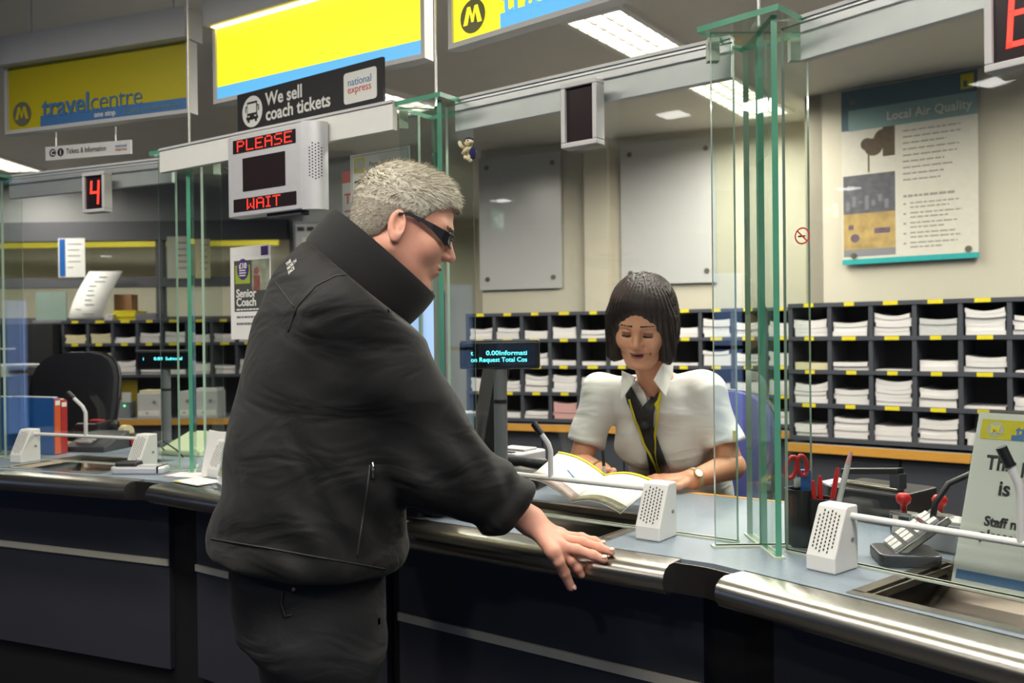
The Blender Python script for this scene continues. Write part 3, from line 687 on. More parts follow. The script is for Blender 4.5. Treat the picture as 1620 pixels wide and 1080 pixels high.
for k in range(5): b.box(.47 * w, .49 * w, -.0008, -.0005, h * (.325 - k * .055) - h * .01, h * (.325 - k * .055)); lines(b, .52 * w, .92 * w, h * (.327 - k * .055), 2, h * .024, -.0005, h * .008, 7 + k)
b.build('small_print', M['faint'], t)
MB().box(0, w, -.002, .012, 0, .03 * h).build('turquoise_foot', M['tealedge'], t)
for x, z in ((.09 * w, .05 * h), (.93 * w, .05 * h), (.09 * w, .93 * h)):
    b = MB(); b.cyl((x, .034, z), (x, -.005, z), .017, n=16); b.build('stud', M['brass'], t)
# two blank acrylic boards on the middle wall
def acrylic(pA, pB, label):
    v = wd0 - .03; (ua, za), (ub, zb) = MU.hit(*pA, v), MU.hit(*pB, v); w, h = ub - ua, za - zb
    t = thing('acrylic_board', label, 'notice board', MU.p(ua, v, zb), MU.rz, 'blank clear boards on the middle wall')
    MB().box(0, w, 0, .008, 0, h).build('sheet', M['acr'], t)
    for x in (.1 * w, .9 * w):
        for z in (.08 * h, .92 * h): b = MB(); b.cyl((x, .03, z), (x, -.006, z), .018, n=14); b.build('stud', M['brass'], t)
acrylic((757, 250), (889, 455), 'blank clear board with studs nearer the waiting man'); acrylic((981, 228), (1134, 446), 'blank clear board with studs right above the seated clerk')
# senior coach leaflet on the glass behind the man
v = -.012
ua, za = S1.hit(364, 392, v); ub, zb = S1.hit(439, 536, v); w, h = .188, za - zb
t = thing('coach_leaflet', 'white coach leaflet with purple price badge stuck on the glass', 'leaflet', S1.p(ua, v, zb), S1.rz)
MB().box(0, w, 0, .0012, 0, h).build('sheet', M['paper'], t)
MB().box(.1 * w, .98 * w, -.0006, 0, h * .30, h * .85).build('dark_panel', mat('leaflet_dark', rgb(74, 74, 70), .6), t)
MB().box(.13 * w, .5 * w, -.001, -.0006, h * .60, h * .80).build('green_panel', M['green'], t)
MB().box(.55 * w, .98 * w, -.001, -.0006, h * .52, h * .85).build('photo_panel', pm('leaflet_photo', (150, 160, 130), (120, 120, 110), 30), t)
b = MB(); b.box(.6 * w, .75 * w, -.0014, -.001, h * .52, h * .68); disc(b, .67 * w, h * .73, .06 * w, -.0014); b.build('photo_sitter', pm('sitter_print', (150, 90, 80), (110, 60, 60), 40), t)
b = MB(); disc(b, .33 * w, h * .755, .033, -.0016, 28, 0, .85); b.build('price_badge', M['purple'], t)
text('lettering', '£10', .024, M['white'], t, XZ(.33 * w, -.002, h * .765), 'CENTER', bold=.0008); b = MB(); lines(b, .24 * w, .42 * w, h * .75, 3, .008, -.0017, .004, 5, .1); b.build('badge_print', M['white'], t)
MB().box(.78 * w, .95 * w, -.001, 0, h * .89, h * .985).build('purple_mark', M['purple'], t)
text('lettering', 'Senior', .036, M['white'], t, XZ(.15 * w, -.001, h * .455), bold=.0009); text('lettering', 'Coach', .036, M['white'], t, XZ(.15 * w, -.001, h * .36), bold=.0009)
b = MB(); lines(b, .15 * w, .8 * w, h * .33, 1, .01, -.0007, .005, 6, 0); b.build('small_print', M['white'], t); b = MB(); lines(b, .15 * w, .85 * w, h * .25, 1, .02, -.0003, .006, 8, 0); lines(b, .15 * w, .6 * w, h * .18, 1, .02, -.0003, .007, 9, 0); b.build('body_print', M['inkm'], t)
# cheque notice and red notice behind the man's head
v = .02
ua, za = S1.hit(554, 246, v); ub, zb = S1.hit(648, 236, v); w = ub - ua; h = w * 1.42
t = thing('cheque_notice', 'white notice about paying by cheque behind the grey haired head', 'notice', S1.p(ua, v, za - h), S1.rz)
MB().box(0, w, 0, .001, 0, h).build('sheet', M['paper'], t); b = MB(); e = .006
b.box(e, w - e, -.0003, 0, h - e - .001, h - e); b.box(e, e + .001, -.0003, 0, e, h - e); b.box(w - e - .001, w - e, -.0003, 0, e, h - e); b.build('border_line', M['inkm'], t)
MB().box(.07 * w, .25 * w, -.0006, 0, h * .83, h * .96).build('yellow_mark', M['ylabel'], t); b = MB(); disc(b, .16 * w, h * .90, .016, -.001); b.build('mark_ring', M['posterpaper'], t)
text('lettering', 'Paying by cheque', .019, M['ink'], t, XZ(.33 * w, -.0004, h * .875), xs=.62 * w / .155); b = MB(); lines(b, .07 * w, .9 * w, h * .76, 8, h * .085, -.0003, .005, 12); b.build('small_print', M['ink'], t)
v = .03; ua, za = S1.hit(541, 272, v); ub, zb = S1.hit(560, 340, v)
t = thing('red_notice', 'strip of a white notice with a red heading left of the cheque notice', 'notice', S1.p(ua, v, zb - .06), S1.rz)
w = .10; h = za - zb + .06; MB().box(0, w, 0, .001, 0, h).build('sheet', M['lgrey'], t); MB().box(0, w, -.0005, 0, h * .82, h).build('red_heading', M['redpr'], t)
text('lettering', 'Te', .042, M['redpr'], t, XZ(.01, -.0006, h * .50), bold=.001); b = MB(); lines(b, .01, .09, h * .4, 4, .018, -.0003, .006, 4); b.build('small_print', M['redpr'], t)
# no smoking disc on the right screen
u, z = S3.hit(1269, 373, -.008)
t = thing('no_smoking_sticker', 'round red no smoking sticker on the right glass', 'sticker', S3.p(u, -.008, z), S3.rz)
b = MB(); n = 36; R0, R1 = .0165, .0135
b.add([(R0 * math.cos(2 * PI * k / n), 0, R0 * math.sin(2 * PI * k / n)) for k in range(n)] + [(R1 * math.cos(2 * PI * k / n), 0, R1 * math.sin(2 * PI * k / n)) for k in range(n)], [(k, (k + 1) % n, n + (k + 1) % n, n + k) for k in range(n)])
Tr = Matrix.Rotation(math.radians(45), 4, 'Y'); b.box(-R1, R1, -.0003, .0002, -.0014, .0014, 0, Tr); b.build('red_ring', M['redpr'], t)
b = MB(); b.box(-.009, .006, .0003, .0008, -.002, .001); b.build('cigarette', M['ink'], t)
# little toy hanging on the glass right of the man
u, z = S2.hit(742, 238, -.03)
t = thing('plush_toy', 'tiny cream and navy plush animal stuck on the glass', 'toy', S2.p(u, -.03, z), S2.rz)
b = MB(); b.ball((0, 0, -.004), (.014, .012, .018)); b.build('body', M['cream'], t, smooth=True)
b = MB(); b.ball((.004, -.006, .018), (.012, .011, .011)); b.ball((.016, -.01, .017), (.007, .006, .005)); b.build('head', M['cream'], t, smooth=True)
for x, y_, z_, x2, z2 in ((-.008, -.008, .004, -.02, .02), (.008, -.01, .0, -.006, -.008), (-.006, -.008, -.016, .008, -.024), (.006, -.006, -.016, .012, -.028)):
    b = MB(); b.tube([(x, y_, z_), ((x + x2) / 2, y_ - .008, (z_ + z2) / 2), (x2, y_ - .004, z2)], .005); b.ball((x2, y_ - .004, z2), .0055, 8); b.build('limb', M['cream'], t, smooth=True)
navy = mat('navy_felt', rgb(44, 44, 92), .9)
b = MB(); b.ball((.003, -.003, .026), (.012, .012, .006)); b.build('cap', navy, t, smooth=True); b = MB(); b.ball((.01, .002, -.008), (.009, .012, .016)); b.build('waistcoat', navy, t, smooth=True)
b = MB(); b.ball((.001, -.016, .021), .002, 8); b.ball((.009, -.015, .021), .002, 8); b.build('eyes', M['black'], t)
b = MB(); b.cyl((0, 0, 0), (0, .022, 0), .006); b.build('suction_cup', M['lgrey'], t)
# ------------------------------------------------------------------ pigeonhole shelves along the back wall
ORD = ['first', 'second', 'third', 'fourth', 'fifth', 'sixth', 'seventh', 'eighth', 'ninth', 'tenth', 'eleventh', 'twelfth']
ZS, RP, DEP = 1.505, .184, .30
def shelf_unit(fr, ua, pitch, ncol, rows, label, skip=()):
    """rows: list of row heights from the top; returns cell function"""
    t = thing('pigeonhole_unit', label, 'shelf', fr.p(ua, 0, 0), fr.rz, 'dark grey pigeonhole units along the back')
    W = pitch * ncol; zs = [ZS]
    for r in rows: zs.append(zs[-1] - r)
    b = MB(); th = .011
    for z in zs: b.box(-th, W + th, 0, DEP, z - th, z + th)
    for k in range(ncol + 1): b.box(k * pitch - th, k * pitch + th, .004, DEP, zs[-1], zs[0])
    b.build('carcass', M['lamdark'], t)
    MB().box(0, W, DEP, DEP + .008, zs[-1], zs[0]).build('back_board', M['holeback'], t)
    for i in range(len(rows)):
        for k in range(ncol):
            if (i, k) in skip: continue
            cx = (k + .5) * pitch + random.uniform(-.008, .008); w = random.choice((.026, .028, .036)); z = zs[i]
            MB().box(cx - w, cx + w, -.002, .001, z - .0105, z + .0105).build('label_strip', M['ylabel'], t)
    return t, zs
def paper_stack(fr, u, v, z, w, h, d, label, group, m, seed, name='paper_stack', sag=.35):
    r = random.Random(seed); t = MB(); nb = max(1, int(h / .022)); zb = [0.0] * 9; n = 8; ph = r.uniform(-.4, .4)
    for q in range(nb):
        hh = h / nb * r.uniform(.85, 1.1); s = min(.02, sag * h * .35) * (q + 1) / nb * r.uniform(.6, 1.2); dx = r.uniform(-.006, .006); dy = r.uniform(0, .012); ww = w * r.uniform(.94, 1.0)
        top = []
        for i in range(n + 1):
            x = 2 * i / n - 1; top.append(max(zb[i] + .003, (q + 1) * h / nb * 1.0 - s * (1 - x * x) + s * ph * x))
        prof = [(dx + ww * (i / n - .5), zb[i] + .0008) for i in range(n + 1)] + [(dx + ww * (i / n - .5), top[i]) for i in reversed(range(n + 1))]
        vs = [(p[0], dy, p[1]) for p in prof] + [(p[0], d, p[1]) for p in prof]; N = len(prof)
        fs = [tuple(range(N)), tuple(reversed(range(N, 2 * N)))] + [(i, N + i, N + (i + 1) % N, (i + 1) % N) for i in range(N)]
        t.add(vs, fs); zb = top
    o = t.build(name, m, None, loc=fr.p(u, v, z), rotz=fr.rz)
    return tag(o, label, 'paper stack', group)
def fill(fr, ua, pitch, zs, table, unit, group, mats={}):
    for i, row in enumerate(table):
        for k, f in enumerate(row):
            if not f: continue
            hh = (zs[i] - zs[i + 1] - .024) * f; mm, what = mats.get((i, k), (M['paperline'], 'white paper stack'))
            size = 'thin' if f < .2 else 'low' if f < .4 else 'medium' if f < .65 else 'tall'
            lab = '%s %s, %s row, %s column of the %s unit' % (size, what, ['top', 'second', 'third', 'bottom'][i], ORD[k], unit)
            paper_stack(fr, ua + (k + .5) * pitch, .012, zs[i + 1] + .0115, pitch - .032, hh, DEP - .03, lab, group, mm, i * 50 + k + hash(unit) % 1 + len(unit))
uA, _ = RU.hit(1312, 560, 0); uB, _ = RU.hit(1597, 560, 0); pr_ = (uB - uA) / 4
shR, zsR = shelf_unit(RU, uA - pr_, pr_, 6, [RP] * 4, 'dark grey pigeonhole unit of paper stacks right of the glass post')
fill(RU, uA - pr_, pr_, zsR, [[.6, .5, .75, .55, .85, .6], [.25, .28, .04, .36, .5, .06], [.72, .52, .88, .6, .08, .42], [.42, .7, .5, .8, .4, .5]], 'right', 'paper stacks in the right pigeonholes',
     {(0, 3): (M['lgrey'], 'grey paper stack'), (1, 0): (M['cream'], 'cream paper stack')})
uA, _ = MU.hit(760, 520, 0); uB, _ = MU.hit(1133, 520, 0); pm_ = (uB - uA) / 8; ua = uA - pm_ / 2
shM, zsM = shelf_unit(MU, ua, pm_, 11, [RP] * 4, 'long dark grey pigeonhole unit behind the seated clerk')
fill(MU, ua, pm_, zsM, [[.5, .5, .36, .5, .36, .3, .5, .42, .75, .62, .6], [.3, .3, .55, .22, .16, .3, .3, .1, .62, .5, .55], [.6, .5, .74, .74, .66, .4, .5, .4, .45, .5, .6], [.22, .22, .3, .72, .4, .5, .3, .4, .5, .5, .5]], 'middle', 'paper stacks in the middle pigeonholes',
     {(3, 3): (M['pink'], 'pale pink paper stack')})
uL, _ = LU.hit(99, 530, 0); pL = .2
shL, zsL = shelf_unit(LU, uL, pL, 8, [RP, .255], 'dark grey pigeonhole unit under the back hatch at the far left')
cells = [[.45, .5, .3, .5, .55, .4, .45, .5], [.75, .8, .5, .2, .5, .4, .3, .5]]
fill(LU, uL, pL, zsL, cells, 'left', 'paper stacks in the left pigeonholes', {(1, 0): (M['cream'], 'cream booklet stack'), (1, 1): (M['cream'], 'cream booklet stack'), (0, 0): (M['cream'], 'cream paper stack'), (0, 1): (M['cream'], 'cream paper stack')})
def worktop(fr, u0, u1, v0, v1, label, z=.742):
    t = thing('back_worktop', label, 'worktop', fr.p((u0 + u1) / 2, v0, 0), fr.rz, 'back worktops with a wooden edge'); h = (u1 - u0) / 2
    MB().box(-h, h, .012, v1 - v0, z - .03, z).build('top', M['lam'], t); MB().box(-h, h, 0, .012, z - .045, z + .001).build('wooden_edge', M['wood'], t)
    MB().box(-h, h, .06, v1 - v0, 0, z - .03).build('base_cabinet', M['gapblack'], t)
    n = max(1, int((u1 - u0) / .5))
    for k in range(n): MB().box(-h + k * 2 * h / n + .006, -h + (k + 1) * 2 * h / n - .006, .045, .06, .08, z - .05).build('cabinet_door', M['lamdark'], t)
    return t
worktop(RU, uA * 0 - .0, 1.75, -.04, .33, 'back worktop with wooden edge under the right pigeonholes')
worktop(MU, -.12, ua + 11 * pm_ + .02, -.04, .33, 'back worktop with wooden edge behind the seated clerk')
worktop(LU, uL - .3, uL + 8 * pL, -.25, .33, 'back worktop with wooden edge at the far left')
# packing between the shelf feet and the worktop of the middle and right units is the bottom board itself; the left unit stands on posts
for k in range(0, 9, 2):
    MB().box(k * pL - .011, k * pL + .011, .02, DEP, .743, zsL[-1] - .011).build('foot_post', M['lamdark'], shL).location = (0, 0, 0)
MB().box(0, 8 * pL, DEP, DEP + .008, .743, zsL[-1]).build('lower_back', M['holeback'], shL)
# dark panelling left of that unit
struct(MB().box(-6.45, LU.p(uL, 0).x - .03, 7.0, 7.4, 0, 1.49).build('trim_panelling', M['holeback']))
# things lying on top of the left unit
def lu(px, py, v): u, z = LU.hit(px, py, v); return u, z
ztop = ZS + .0115
def flat_stack(px0, px1, py_top, m, label, name, n, v=.03, d=.22, z0=ztop, cat='brochures'):
    u0, zt = lu(px0, py_top, v); u1, _ = lu(px1, py_top, v); h = zt - z0; b = MB(); r = random.Random(px0)
    for k in range(n): dx = r.uniform(-.008, .008); b.box(u0 + dx - u0, u1 - u0 + dx, r.uniform(0, .01), d, h * k / n + .0005, h * (k + 1) / n - .0005)
    return tag(b.build(name, m, None, loc=LU.p(u0, v, z0), rotz=LU.rz), label, cat)
flat_stack(166, 178, 497, M['paperline'], 'short pile of white brochures beside the yellow pile', 'brochure_stack', 4, v=.0)
flat_stack(177, 213, 491, M['ylabel'], 'pile of yellow brochures on top of the left pigeonholes', 'brochure_stack', 6, v=.03)
flat_stack(214, 247, 495, M['mgrey'], 'pile of grey brochures right of the yellow pile', 'brochure_stack', 5, v=.03)
# big curled sheet leaning on the hatch
t = thing('curled_timetable', 'large curled white timetable sheet drooping in front of the hatch', 'timetable', LU.p(*[lu(142, 505, .1)[0], .1], ztop), LU.rz)
b = MB(); N = 14; w = .28
pts = [(.02, .0), (-.05, .0), (-.075, .03), (-.07, .1), (-.05, .17), (-.02, .24), (.02, .30), (.06, .36), (.10, .41)]
b.add([(sx * w / 2 + .09 * z / .41, v_, z) for v_, z in pts for sx in (-1, 1)], [(2 * i, 2 * i + 1, 2 * i + 3, 2 * i + 2) for i in range(len(pts) - 1)])
o = b.build('sheet', M['paper'], t, smooth=True); sm = o.modifiers.new('s', 'SOLIDIFY'); sm.thickness = .004
b = MB(); rr = random.Random(2)
for k in range(9):
    z0 = .05 + .038 * k; i = max(j for j in range(len(pts)) if pts[j][1] <= z0 and j < len(pts) - 1 and j > 2) if z0 > .1 else 3
    (v0, za), (v1, zb) = pts[i], pts[i + 1]; q = (z0 - za) / (zb - za); vv = v0 + (v1 - v0) * q - .006; k0 = .09 * z0 / .41
    x = -.1 + rr.uniform(0, .08); b.box(x + k0, x + k0 + rr.uniform(.04, .09), vv, vv + .002, z0, z0 + .006)
b.build('small_print', M['inkm'], t)
# papers stuck to the hatch
def hatch_sheet(x0, x1, y0, y1, label, m, band=None):
    a_, b_ = Vy(x0, y0, 7.40), Vy(x1, y1, 7.40); w, h = b_.x - a_.x, a_.z - b_.z
    t = thing('hatch_notice', label, 'notice', (a_.x, 7.40, b_.z)); MB().box(0, w, 0, .004, 0, h).build('sheet', m, t)
    if band: MB().box(.04 * w, .26 * w, -.002, 0, .02 * h, .98 * h).build('blue_band', band, t)
    b = MB(); lines(b, .35 * w, .95 * w, .86 * h, 5, .15 * h, -.001, .025 * h, int(x0)); b.build('small_print', M['inkm'], t)
hatch_sheet(92, 135, 377, 438, 'white notice with a blue band on the back hatch', M['paper'], M['bluepl'])
hatch_sheet(264, 305, 374, 440, 'cream notice on the back hatch behind the left glass post', M['posterpaper'])
hatch_sheet(308, 333, 378, 440, 'narrow beige notice on the back hatch right of the glass post', M['cream'])
pb_ = Vy(80, 507, 7.2); t = thing('screen_board', 'pale green free-standing screen board on the left shelf top', 'board', (pb_.x, 7.2, ztop - .02))
MB().box(-.12, .13, 0, .012, .03, .26).build('panel', mat('pale_green_board', rgb(140, 160, 150), .4), t); MB().box(-.13, .14, -.03, .05, 0.008, .03).build('foot', M['mgrey'], t)
bx_ = lu(193, 500, .15); t = tag(MB().box(-.07, .075, 0, .12, 0, .215).build('cardboard_box', mat('brown_card', rgb(150, 110, 80), .8), None, loc=LU.p(bx_[0], .16, ztop), rotz=LU.rz), 'brown cardboard box behind the yellow brochures', 'box')
# boxes on the left worktop
zw = .743
def cash_box(px0, px1, pyt, label, v=-.2, doors=1):
    u0, zt = lu(px0, pyt, v); u1, _ = lu(px1, pyt, v); w, h = u1 - u0, zt - zw
    t = thing('cash_box', label, 'box', LU.p(u0, v, zw), LU.rz, 'grey metal cash boxes on the left worktop')
    MB().box(0, w, 0, .2, 0, h).build('body', M['lgrey'], t, bevel=.004)
    MB().box(.03 * w, .97 * w, -.004, 0, h * .1, h * .3).build('drawer_lip', M['white'], t, bevel=.001)
    b = MB(); b.cyl((w * .75, .001, h * .65), (w * .75, -.008, h * .65), .012, n=14); b.build('lock', M['mgrey'], t)
    b = MB(); b.cyl((w * .45, .001, h * .22), (w * .45, -.01, h * .22), .007, n=10); b.build('knob', M['mgrey'], t)
    return w, h, u0
w_, h_, u_ = cash_box(217, 253, 622, 'grey cash box left of the pole display on the back worktop')
cash_box(283, 302, 619, 'narrow grey cash box between the green glass edges on the back worktop'); w2, h2, u2 = cash_box(304, 343, 619, 'wide grey cash box right of the green glass edge on the back worktop')
paper_stack(LU, u_ + w_ / 2, -.19, zw + h_ + .001, w_ * .95, .02, .18, 'thin cream papers on the left cash box', 'papers on the cash boxes', M['cream'], 5, 'paper_pile')
paper_stack(LU, u2 + w2 / 2, -.19, zw + h2 + .001, w2 * .95, .02, .18, 'thin white papers on the right cash boxes', 'papers on the cash boxes', M['paperline'], 6, 'paper_pile')
u0, z0 = lu(178, 636, -.1); t = thing('card_machine', 'small grey machine with a green lamp in front of a yellow panel', 'machine', LU.p(u0, -.1, zw), LU.rz)
MB().box(-.05, .14, .0, .1, 0, .13).build('body', M['mgrey'], t, bevel=.004); MB().box(.08, .15, -.01, 0.0, .12, .2).build('screen', M['lgrey'], t)
b = MB(); b.ball((.1, -.012, .095), .006, 8); b.build('lamp', emis('green_lamp', (.1, 1, .35), 4), t)
u0, z0 = lu(167, 635, .06); u1, z1 = lu(215, 601, .06); t = tag(MB().box(0, u1 - u0, 0, .01, 0, z1 - zw).build('mustard_sign', mat('mustard_panel', rgb(150, 130, 20), .6), None, loc=LU.p(u0, .08, zw), rotz=LU.rz), 'mustard yellow card standing on the left worktop', 'sign')
# copier at the far left
a_ = Vy(0, 640, 5.9); t = thing('photocopier', 'off-white photocopier with a raised paper tray at the left border', 'photocopier', (Vy(8, 600, 5.9).x - .35, 5.7, 0))
MB().rbox(-.25, .48, 0, .5, .1, .98, .04, 4).build('body', M['lgrey'], t, bevel=.01); MB().rbox(-.25, .42, .02, .5, 1.12, 1.2, .04, 4).build('scanner_lid', M['lgrey'], t, bevel=.01)
MB().box(-.25, .4, .1, .48, .98, 1.12).build('output_bay', M['dgrey'], t); MB().box(.42, .76, .1, .42, 1.185, 1.2).build('feed_tray', M['lgrey'], t); MB().box(.3, .36, -.004, 0, .5, .94).build('grip', M['mgrey'], t)
MB().box(.02, .3, .2, .42, 1.3, 1.31).build('document_tray', M['lgrey'], t); MB().box(.1, .2, .25, .4, 1.2, 1.3).build('tray_support', M['mgrey'], t); MB().box(-.2, .42, .05, .45, 0, .1).build('plinth', M['dgrey'], t)
# light switch box on the grey column
p0 = Vy(492, 372, 6.60); t = thing('switch_panel', 'grey wall panel with three dark switches behind the jacket collar', 'switch panel', (p0.x, 6.585, p0.z))
MB().box(-.13, .13, 0, .035, -.16, .10).build('housing', M['mgrey'], t, bevel=.006); MB().box(-.11, .11, -.003, 0, -.14, .08).build('plate', M['lgrey'], t, bevel=.001)
for k in range(3): MB().box(-.095 + .07 * k, -.045 + .07 * k, -.008, -.003, .03, .06).build('switch', M['dgrey'], t)
MB().box(-.06, .06, -.006, -.003, -.12, -.02).build('paper_label', M['paper'], t)
# office chairs
def office_chair(loc, rz, zseat, label, m, hb=.5, wb=.46):
    t = thing('office_chair', label, 'chair', loc, rz, 'staff office chairs')
    b = MB(); b.rbox(-.235, .235, -.22, .22, zseat - .07, zseat, .08, 6); b.build('seat', m, t, smooth=True, bevel=.02, auto=50)
    # back: curved padded panel behind (local +y), taller than wide with a rounded top
    bk = MB(); n = 22; P = []
    for k in range(n):
        a = 2 * PI * k / n; ca, sa = math.cos(a), math.sin(a); ex = .62
        P.append((wb / 2 * abs(ca) ** ex * (1 if ca > 0 else -1), hb / 2 * abs(sa) ** ex * (1 if sa > 0 else -1)))
    zc = zseat + .17 + hb / 2
    def ring(yo, s): return [(x * s, .24 + yo - .35 * x * x + .10 * (z / hb) , zc + z * s) for x, z in P]
    vs = ring(-.01, .9) + ring(0, 1) + ring(.04, 1) + ring(.06, .88); fs = [tuple(range(n))[::-1], tuple(range(3 * n, 4 * n))]
    for r in range(3): fs += [(r * n + k, r * n + (k + 1) % n, (r + 1) * n + (k + 1) % n, (r + 1) * n + k) for k in range(n)]
    bk.add(vs, fs); bk.build('backrest', m, t, smooth=True, auto=60)
    rm = MB(); rr = ring(.065, .97); rm.tube(rr + [rr[0]], .012, 8, cap=False); rm.build('back_rim', M['black'], t, smooth=True)
    MB().tube([(0, .05, zseat - .075), (0, .28, zseat - .07), (0, .315, zseat + .1), (0, .31, zc)], .018).build('back_support', M['black'], t, smooth=True)
    MB().cyl((0, 0, .1), (0, 0, zseat - .07), .028, n=14).build('gas_column', M['black'], t)
    for k in range(5):
        a = 2 * PI * k / 5 + .3; c_, s_ = math.cos(a), math.sin(a)
        lg = MB(); lg.tube([(0, 0, .11), (.15 * c_, .15 * s_, .1), (.29 * c_, .29 * s_, .07)], [.03, .024, .018]); lo = lg.build('leg', M['black'], t, smooth=True)
        w = MB(); w.cyl((.29 * c_ - .012 * s_, .29 * s_ + .012 * c_, .027), (.29 * c_ + .012 * s_, .29 * s_ - .012 * c_, .027), .027, n=14); w.build('castor', M['black'], lo)
    return t
# ------------------------------------------------------------------ intercoms along the glass
def intercom(fr, uL_, label, lo=True, ro=True, sp=.60, lean=-.02, mh=.10, mx=0.0):
    t = thing('window_intercom', label, 'intercom', fr.p(uL_, -.012, ZC + .0005), fr.rz, 'white intercoms in front of the glass')
    def box(x):
        pr = [(-.08, 0), (-.08, .028), (-.040, .112), (-.034, .116), (-.001, .116), (-.001, 0)]
        b = MB(); b.extr(pr, x - .029, x + .029); o = b.build('speaker_box', M['white'], t, bevel=.003)
        g = MB(); d = Vector((.040, .084)).normalized(); nn = Vector((-d.y, d.x))
        for i in range(11):
            for j in range(6):
                if (i in (0, 10) and j in (0, 5)): continue
                s = .010 + i * .0072; xx = x - .019 + j * .0076; zz = Vector((-.08, .028)) + d * (s + (j % 2) * .0036)
                a = zz + nn * .0006; q = .0013; e = d * .0023
                g.add([(xx - q, (a - e).x, (a - e).y), (xx + q, (a - e).x, (a - e).y), (xx + q, (a + e).x, (a + e).y), (xx - q, (a + e).x, (a + e).y)], [(0, 1, 2, 3)])
        g.build('speaker_grille', M['ink'], o)
        s = MB(); s.cyl((x + .029, -.022, .055), (x + .0315, -.022, .055), .004, n=10); s.build('screw', M['mgrey'], o)
    if lo: box(0)
    if ro: box(sp)
    MB().cyl((.028, -.022, .098), (sp - .028, -.022, .098), .0062, n=12).build('bar', M['white'], t, smooth=True, auto=50)
    m_ = MB(); x = sp * .5 + mx; pts = [(x, -.022, .10), (x, -.022, .10 + mh * .62), (x + lean * .25, -.024, .10 + mh * .78), (x + lean, -.03, .10 + mh)]
    m_.tube(pts, .0065, 10); g = m_.build('gooseneck', M['lgrey'], t, smooth=True, auto=60)
    e = (Vector(pts[-1]) - Vector(pts[-2])).normalized(); m_ = MB(); m_.cyl(Vector(pts[-1]), Vector(pts[-1]) + e * .032, .0085, n=12); m_.build('microphone', M['black'], g, smooth=True, auto=50)
    return t
uS2 = S2.on(1060, 852, ZC)[0]; intercom(S2, uS2 - .57 - .03, 'white intercom with microphone between the man and the clerk', sp=.57)
uS3 = S3.on(1345, 903, ZC)[0]; intercom(S3, uS3 - .03, 'white intercom of the right window, in front of the notice', sp=.60, mh=.118, lean=-.012, mx=.014)
p = Vz(33, 731, ZC); q_ = SA.uv(p); intercom(SA, q_[0] + .0, 'white intercom beside the blue folders at the far left', sp=.555, lean=-.045, mh=.13)
intercom(S1, -.83, 'white intercom hidden behind the standing man', sp=.58)
# ------------------------------------------------------------------ right station
def at(fr, px, py, z=ZC): u, v = fr.on(px, py, z); return u, v
# notice in an acrylic stand, leaning back
fr = S3; u, v = at(fr, 1500, 932)
t = thing('notice_stand', 'white position notice with yellow heading in a clear stand at the right border', 'notice', fr.p(u - .013, max(v, .012), ZC + .0025), fr.rz)
lean = math.radians(22); LT = Matrix.Rotation(-lean, 4, 'X'); w, h = .21, .305
MB().box(0, w, -.0012, .0012, 0, h, 0, LT).build('sheet', M['paper'], t); MB().box(-.002, w + .002, -.0045, -.0025, 0, h + .004, 0, LT).build('clear_front', M['glass'], t); MB().box(-.002, w + .002, .0025, .0045, 0, h + .004, 0, LT).build('clear_back', M['glass'], t)
b = MB(); b.box(-.002, w + .002, -.01, .11, -.002, .0008); b.build('clear_foot', M['glass'], t)
b = MB(); b.add([(-.004, 0, 0), (-.004, .1, 0), (-.004, .07, .1), (-.004, .05, .125)], [(0, 1, 2, 3)]); b.build('side_gusset', M['glass'], t)
def LX(x, z, y=-.0022): return LT @ XZ(x, y, z)
MB().box(.008, w - .006, -.0018, -.0012, h - .048, h - .012, 0, LT).build('yellow_heading', M['ylabel'], t); b = MB(); b.box(.06, w - .006, -.0021, -.0018, h - .048, h - .038, 0, LT); b.build('blue_band', M['blue'], t)
b = MB(); disc(b, .032, h - .03, .014, -.002); b.v = [tuple(LT @ Vector(q)) for q in b.v]; b.build('logo_disc', M['lgrey'], t); text('lettering', 'M', .021, M['ylabel'], t, LX(.032, h - .037, -.0024), 'CENTER', bold=.0008)
text('lettering', 'travel', .026, M['bluepl'], t, LX(.066, h - .039), bold=.0007)
for s_, z_, sz, x_, q_ in (('This position', .203, .036, .026, .80), ('is closed', .160, .036, .052, .9), ('Staff nearby are', .105, .023, .038, .9), ('pleased to help', .082, .023, .034, .95)): text('lettering', s_, sz, M['ink'], t, LX(x_, z_), 'LEFT', bold=.0008, xs=q_)
MB().box(.006, w - .004, -.0018, -.0012, .008, .024, 0, LT).build('blue_foot_band', M['blue'], t)
# pen pots
def put(fr, px, py, z=ZC, off=.0006): u, v = at(fr, px, py, z); return fr.p(u, v, z + off)
def pot(loc, r, h, label, rz=0.0):
    t = thing('pen_pot', label, 'pen pot', loc, rz, 'black pen pots behind the right glass post')
    b = MB(); b.lathe([(r * .92, 0), (r, .004), (r, h), (r - .004, h), (r - .004, .006)], 20); b.build('cup', M['black'], t, smooth=True, auto=40); return t
L_ = put(S3, 1266, 862); pot(L_, .03, .115, 'black pen pot holding red scissors')
sc = thing('scissors', 'scissors with red handles in the black pot', 'scissors', L_ + Vector((-.006, -.004, .01)))
def loop(b, cx, cz, rx, rz_, r, tilt=0): b.tube([(cx + rx * math.cos(2 * PI * k / 14) + tilt * rz_ * math.sin(2 * PI * k / 14), 0, cz + rz_ * math.sin(2 * PI * k / 14)) for k in range(15)], r, 8, cap=False)
b = MB(); loop(b, -.012, .148, .011, .022, .0045, .2); b.build('handle', M['red'], sc, smooth=True); b = MB(); loop(b, .010, .152, .010, .02, .0045, -.1); b.build('handle', M['red'], sc, smooth=True)
b = MB(); b.box(-.007, .002, -.001, .001, .005, .125); b.box(-.002, .007, .0012, .003, .005, .128); b.build('blade', M['chrome'], sc)
